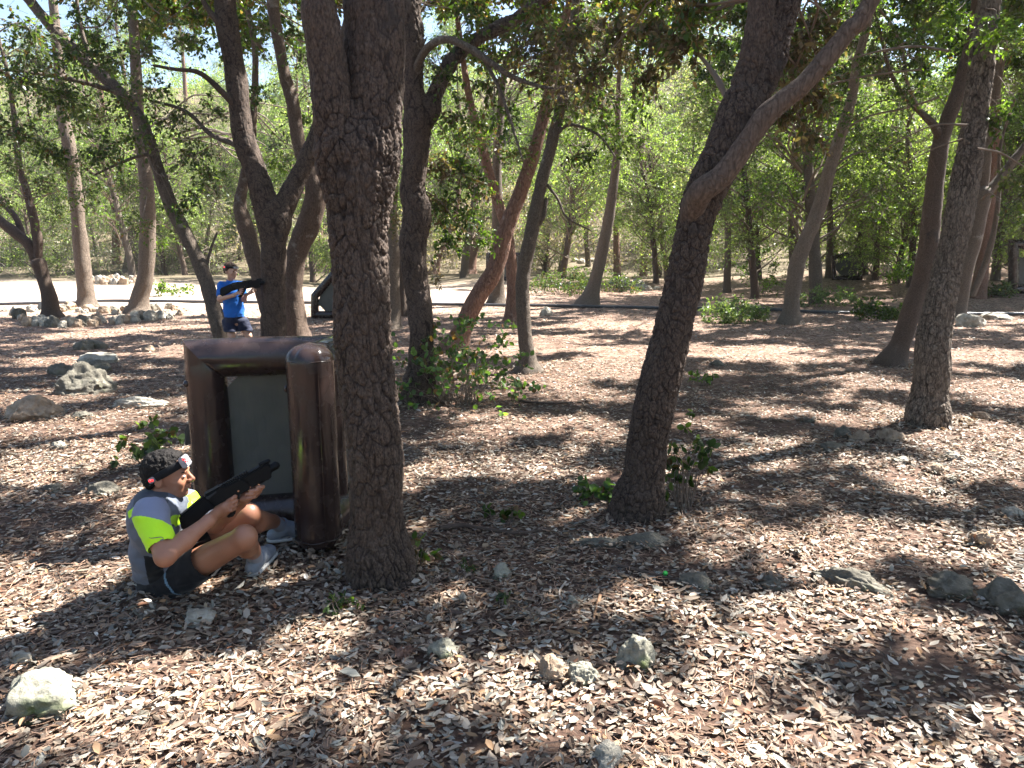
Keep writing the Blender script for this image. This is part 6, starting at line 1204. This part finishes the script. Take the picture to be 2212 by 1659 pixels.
R_(1300, 1180, 120, 26, 'limegrey', 'flat buried rock just left of the low greenish rock', sink=.45, dpt=.35)
R_(1085, 1250, 44, 38, 'limemoss', 'small pale mossy rock right of the split trunk')
R_(1152, 1345, 34, 20, 'limebrown', 'small brown stone left of the crooked twig')
R_(1236, 1310, 34, 26, 'limemoss', 'small speckled green stone beside the upright stick')
R_(1720, 1196, 28, 20, 'limebrown', 'small rusty lump in the shade before the long outcrop')
R_(2125, 1180, 56, 42, 'limebrown', 'pitted brown rock in the light near the right edge')
R_(70, 1540, 170, 90, 'limemoss', 'large flat mossy rock in the bottom left corner', sink=.4)
R_(45, 1440, 48, 40, 'lime', 'grey-white stone by the left edge above the mossy rock')
R_(298, 1558, 44, 24, 'limegrey', 'round dark pebble at the bottom left')
R_(425, 1345, 80, 34, 'lime', 'whitish stone in front of the sitting man', sink=.4)
R_(315, 1335, 36, 20, 'lime', 'little grey stone left of the whitish one', sink=.4)
R_(630, 1345, 36, 24, 'limegrey', 'dim rounded stone left of the feathery seedling', sink=.35)
R_(172, 850, 120, 66, 'limegrey', 'big weathered grey boulder on the left', sink=.25, sub=5)
R_(205, 785, 80, 26, 'lime', 'flat pale rock behind the big grey boulder')
R_(125, 810, 52, 30, 'limegrey', 'square grey stone behind the left end of the big boulder')
R_(210, 800, 56, 26, 'limegrey', 'small dark rock leaning on the back of the big boulder')
R_(65, 905, 120, 50, 'limebrown', 'pitted pale rock in the light by the left edge', sink=.3)
R_(300, 880, 120, 30, 'lime', 'long pale slab right of the pitted rock', sink=.4, dpt=.35)
R_(172, 905, 54, 18, 'limegrey', 'low grey stone between the pitted rock and the slab')
R_(178, 755, 44, 22, 'limegrey', 'rounded grey stone of the pair behind the boulders, left one')
R_(205, 752, 42, 22, 'limegrey', 'rounded grey stone of the pair behind the boulders, right one')
R_(320, 758, 34, 14, 'limebrown', 'small brown rock alone on the striped ground')
R_(110, 1065, 40, 24, 'limegrey', 'dim stone left of the sitting man', sink=.35)
R_(125, 970, 34, 20, 'lime', 'small white stone in the light on the left')
R_(218, 1070, 70, 34, 'limegrey', 'stone half buried behind the back of the sitting man', sink=.4)
for (vx, vy, w, h, mt, lb) in [(1822, 945, 34, 26, 'limegrey', 'round grey stone at the back of the small stone heap'), (1860, 955, 40, 32, 'limebrown', 'largest stone of the small stone heap'), (1800, 975, 50, 22, 'limegrey', 'flat front stone of the small stone heap'), (1838, 968, 24, 14, 'lime', 'whitish bit in the middle of the stone heap'),
    (1925, 955, 54, 32, 'limebrown', 'orange-brown rock by the foot of the thick grey pine'), (2090, 915, 40, 18, 'limebrown', 'brown stone right of the thick grey pine'), (2125, 905, 40, 20, 'limebrown', 'brown stone farther right of the thick grey pine'), (1950, 1000, 44, 14, 'lime', 'flat pale stone below the orange-brown rock'),
    (2060, 992, 34, 18, 'lime', 'pale stone on the lit ground right of the pine foot'), (2025, 1022, 36, 22, 'limebrown', 'rounded tan stone below the pine'), (2060, 1040, 30, 14, 'lime', 'pale flat stone right of the tan stone'), (2030, 1066, 34, 16, 'lime', 'bright bluish-white stone below the tan one'),
    (2190, 1118, 44, 28, 'lime', 'white stone at the right edge'), (1790, 1150, 22, 12, 'lime', 'small white chip in the shade on the right'), (2100, 705, 60, 32, 'lime', 'pale rock at the end of the pipe on the right'), (2160, 690, 70, 18, 'lime', 'row stone on the pipe near the right edge'),
    (1550, 790, 34, 16, 'limegrey', 'grey stone by the small shrub'), (1180, 682, 30, 20, 'lime', 'pale rock in front of the pipe in the middle'), (930, 1350, 20, 26, 'lime', 'small white upright chip near the seedling'), (1000, 1305, 18, 28, 'lime', 'white standing chip left of the tiny sprout'), (820, 1490, 26, 18, 'lime', 'white pebble near the bottom'), (1745, 910, 30, 12, 'limegrey', 'small stone on the speckled ground')]:
    R_(vx, vy, w, h, mt, lb, sub=3)
# stone ring and rows, counted one by one
def ordinal(n):
    a = ['', 'first', 'second', 'third', 'fourth', 'fifth', 'sixth', 'seventh', 'eighth', 'ninth', 'tenth', 'eleventh', 'twelfth', 'thirteenth', 'fourteenth', 'fifteenth', 'sixteenth', 'seventeenth', 'eighteenth', 'nineteenth']
    return a[n] if n < 20 else {20: 'twentieth', 30: 'thirtieth', 40: 'fortieth'}[n] if n % 10 == 0 else {2: 'twenty-', 3: 'thirty-', 4: 'forty-'}[n//10]+a[n % 10]
def row(pts, n, w, h, mats, label, group, jit=5, spread=1.0):
    pts = np.array(pts, float); seg = np.linalg.norm(np.diff(pts, axis=0), axis=1); cum = np.concatenate([[0], np.cumsum(seg)])
    made = []
    for k in range(n):
        t_ = cum[-1]*(k+0.5*rng.random())/n; i_ = min(len(seg)-1, int(np.searchsorted(cum, t_)-1)); i_ = max(i_, 0); q = pts[i_]+(pts[i_+1]-pts[i_])*(t_-cum[i_])/seg[i_]
        s_ = 0.6+0.8*rng.random(); made.append(R_(q[0]+rng.normal()*jit, q[1]+rng.normal()*jit*0.35, w*s_, h*s_, mats[int(rng.integers(len(mats)))], label, group, sub=3, sink=.2))
    made.sort(key=lambda o: o.location[0]/o.location[1])
    for k, o in enumerate(made): o['label'] = ordinal(k+1)+' from the left: '+label
row([(32, 680), (60, 700), (110, 708), (170, 706), (215, 700), (260, 698), (330, 690), (385, 682)], 42, 24, 20, ['lime', 'lime', 'limegrey', 'limebrown'], 'limestone in the front row of the ring at the left trees', 'stones in the front row of the ring')
row([(60, 672), (110, 668), (160, 672), (210, 676), (300, 672), (350, 668), (390, 672)], 26, 22, 15, ['lime', 'limegrey', 'limebrown'], 'small limestone in the back row of the left ring', 'stones in the back row of the ring')
row([(200, 612), (240, 614), (280, 612), (330, 606)], 26, 17, 16, ['limebrown', 'limebrown', 'lime'], 'brown stone in the low bank of the clearing', 'stones in the low bank', jit=3)
row([(90, 548), (200, 552), (330, 548), (420, 556)], 24, 20, 12, ['lime'], 'white stone at the far side of the clearing', 'stones across the clearing')
row([(1330, 612), (1380, 622), (1420, 628)], 12, 22, 12, ['lime'], 'pale stone right of the grey leaning pine', 'stones right of the leaning pine')
row([(1100, 560), (1300, 566), (1500, 575)], 16, 20, 10, ['lime', 'limebrown'], 'far pale stone behind the thicket', 'stones behind the thicket')

# ------------------------------------------------------------------ sticks, cone, cap
def stick(name, label, pts, wV, mat='twig', lift=0.015, sides=8, side=None):
    P = [G(a, b_)+np.array([0, 0, lift]) for a, b_ in pts]; org = P[0]; R = [mV(wV, P[0])/2*(1-0.6*i/(len(P)-1)) for i in range(len(P))]
    V, F = tube([p-org for p in P], R, 0.03, sides, 0.2); o = link(name, mesh(name, V, F, M[mat], True), None, org); tag(o, label, 'stick' if name == 'stick' else name.replace('_', ' ')); return o
M['stickbrown'] = plain('brown_stick', (0.28, 0.16, 0.09), 0.7, 0.3, 0.4, 80, 0.3); M['stickdark'] = plain('dark_stick', (0.09, 0.065, 0.05), 0.8, 0.2, 0.4, 80, 0.3); M['stickpale'] = plain('pale_stick', (0.42, 0.36, 0.3), 0.8, 0.2, 0.3, 80, 0.2)
stick('fallen_branch', 'long dark fallen branch on the floor right of the split trunk', [(950, 1148), (1000, 1142), (1060, 1152), (1120, 1158), (1205, 1146)], 13, 'stickdark', .02)
stick('fallen_branch', 'dark crooked branch in the shade leading to the green bottle cap', [(1330, 1226), (1390, 1240), (1450, 1256), (1500, 1262)], 9, 'stickdark')
stick('stick', 'short upright tan stick beside the speckled green stone', [(1296, 1292), (1288, 1322), (1280, 1350)], 9, 'stickbrown')
stick('stick', 'broken reddish stick in the shade below the long outcrop', [(1775, 1280), (1840, 1282)], 12, 'stickbrown')
stick('stick', 'thin crooked grey twig left of the upright tan stick', [(1222, 1262), (1208, 1285), (1212, 1315), (1175, 1332), (1150, 1345)], 5, 'stickpale')
stick('stick', 'dark twig at the bottom left below the mossy rock', [(30, 1608), (90, 1580), (130, 1570)], 5, 'stickdark')
stick('stick', 'short dark stick at the bottom, left of the cone', [(612, 1512), (606, 1540)], 8, 'stickdark')
stick('stick', 'thin dark twig slanting at the right edge', [(2120, 1300), (2160, 1340), (2212, 1390)], 5, 'stickdark')
stick('stick', 'forked twig on the floor before the sitting man', [(500, 1470), (540, 1462), (500, 1440), (505, 1492)], 4, 'stickpale')
stick('stick', 'curved dark root between the bunker and the split trunk', [(640, 1268), (700, 1262), (740, 1250), (780, 1240)], 7, 'stickdark')
stick('stick', 'short dark stick with a pale end in the litter on the lower right', [(1832, 1510), (1820, 1530), (1812, 1548)], 8, 'stickdark')
stick('stick', 'thin dark stick at the foot of the ivy bush', [(1120, 868), (1180, 874), (1240, 872)], 7, 'stickdark')
p = G(871, 1420); f = Acc(); org = p+np.array([0, 0, 0.015])
V, F = tube([(-0.035, 0, 0), (-0.01, 0, 0.004), (0.015, 0, 0.004), (0.04, 0, 0)], [0.012, 0.02, 0.018, 0.006], 0.006, 10); f.add(V, F)
n = 150; u = rng.random(n); th = np.arange(n)*2.4; rr = 0.02*np.sin(np.pi*(0.15+0.75*u)); P_ = np.stack([-0.035+0.075*u, rr*np.cos(th), rr*np.sin(th)+0.003], -1); D_ = np.stack([0.6*np.ones(n), np.cos(th), np.sin(th)], -1)
V, F, c_ = leaves(P_, D_, 0.013, np.ones((n, 3)), 0.9, False, 0.3, 0.3); f.add(V, F)
cone = link('pine_cone', f.mesh('pine_cone', plain('pine_cone_scales', (0.2, 0.12, 0.09), 0.8, 0.2)), None, org); cone.rotation_euler = (0, 0, 0.7); tag(cone, 'brown pine cone left of the angular rock', 'pine cone')
p = G(1437, 1246); bm_ = bmesh.new(); bmesh.ops.create_cone(bm_, cap_ends=True, segments=24, radius1=.012, radius2=.011, depth=.013); bmesh.ops.bevel(bm_, geom=[e for e in bm_.edges], offset=.001, segments=1)
me = bpy.data.meshes.new('bottle_cap'); bm_.to_mesh(me); bm_.free(); me.materials.append(plain('green_plastic', (0.03, 0.55, 0.07), 0.4)); cp = link('bottle_cap', me, None, p+np.array([0, 0, .02])); cp.rotation_euler = (0.5, 0.2, 0); tag(cp, 'bright green plastic bottle cap on the leaf litter', 'bottle cap')

tag(link('loose_leaves', ROCKLEAF.mesh('loose_leaves', M['dryleaf'])), 'dry leaves caught round the stones', None, None, 'stuff')
# ------------------------------------------------------------------ air
bm_ = bmesh.new(); bmesh.ops.create_cube(bm_, size=1); me = bpy.data.meshes.new('haze'); bm_.to_mesh(me); bm_.free()
hz = link('haze', me); hz.location = (0, 60, 14); hz.scale = (470, 230, 36.4)  # added volume that pales the background as glare would
m = bpy.data.materials.new('haze_air'); m.use_nodes = True; t = m.node_tree; t.nodes.remove(t.nodes['Principled BSDF']); pv = N(t, 'ShaderNodeVolumePrincipled'); pv.inputs['Color'].default_value = (0.96, 0.97, 1, 1); pv.inputs['Density'].default_value = 0.0004; pv.inputs['Anisotropy'].default_value = 0.3
t.links.new(pv.outputs[0], t.nodes['Material Output'].inputs['Volume']); me.materials.append(m); tag(hz, 'thin haze added between the trees to veil the background', None, None, 'stuff')
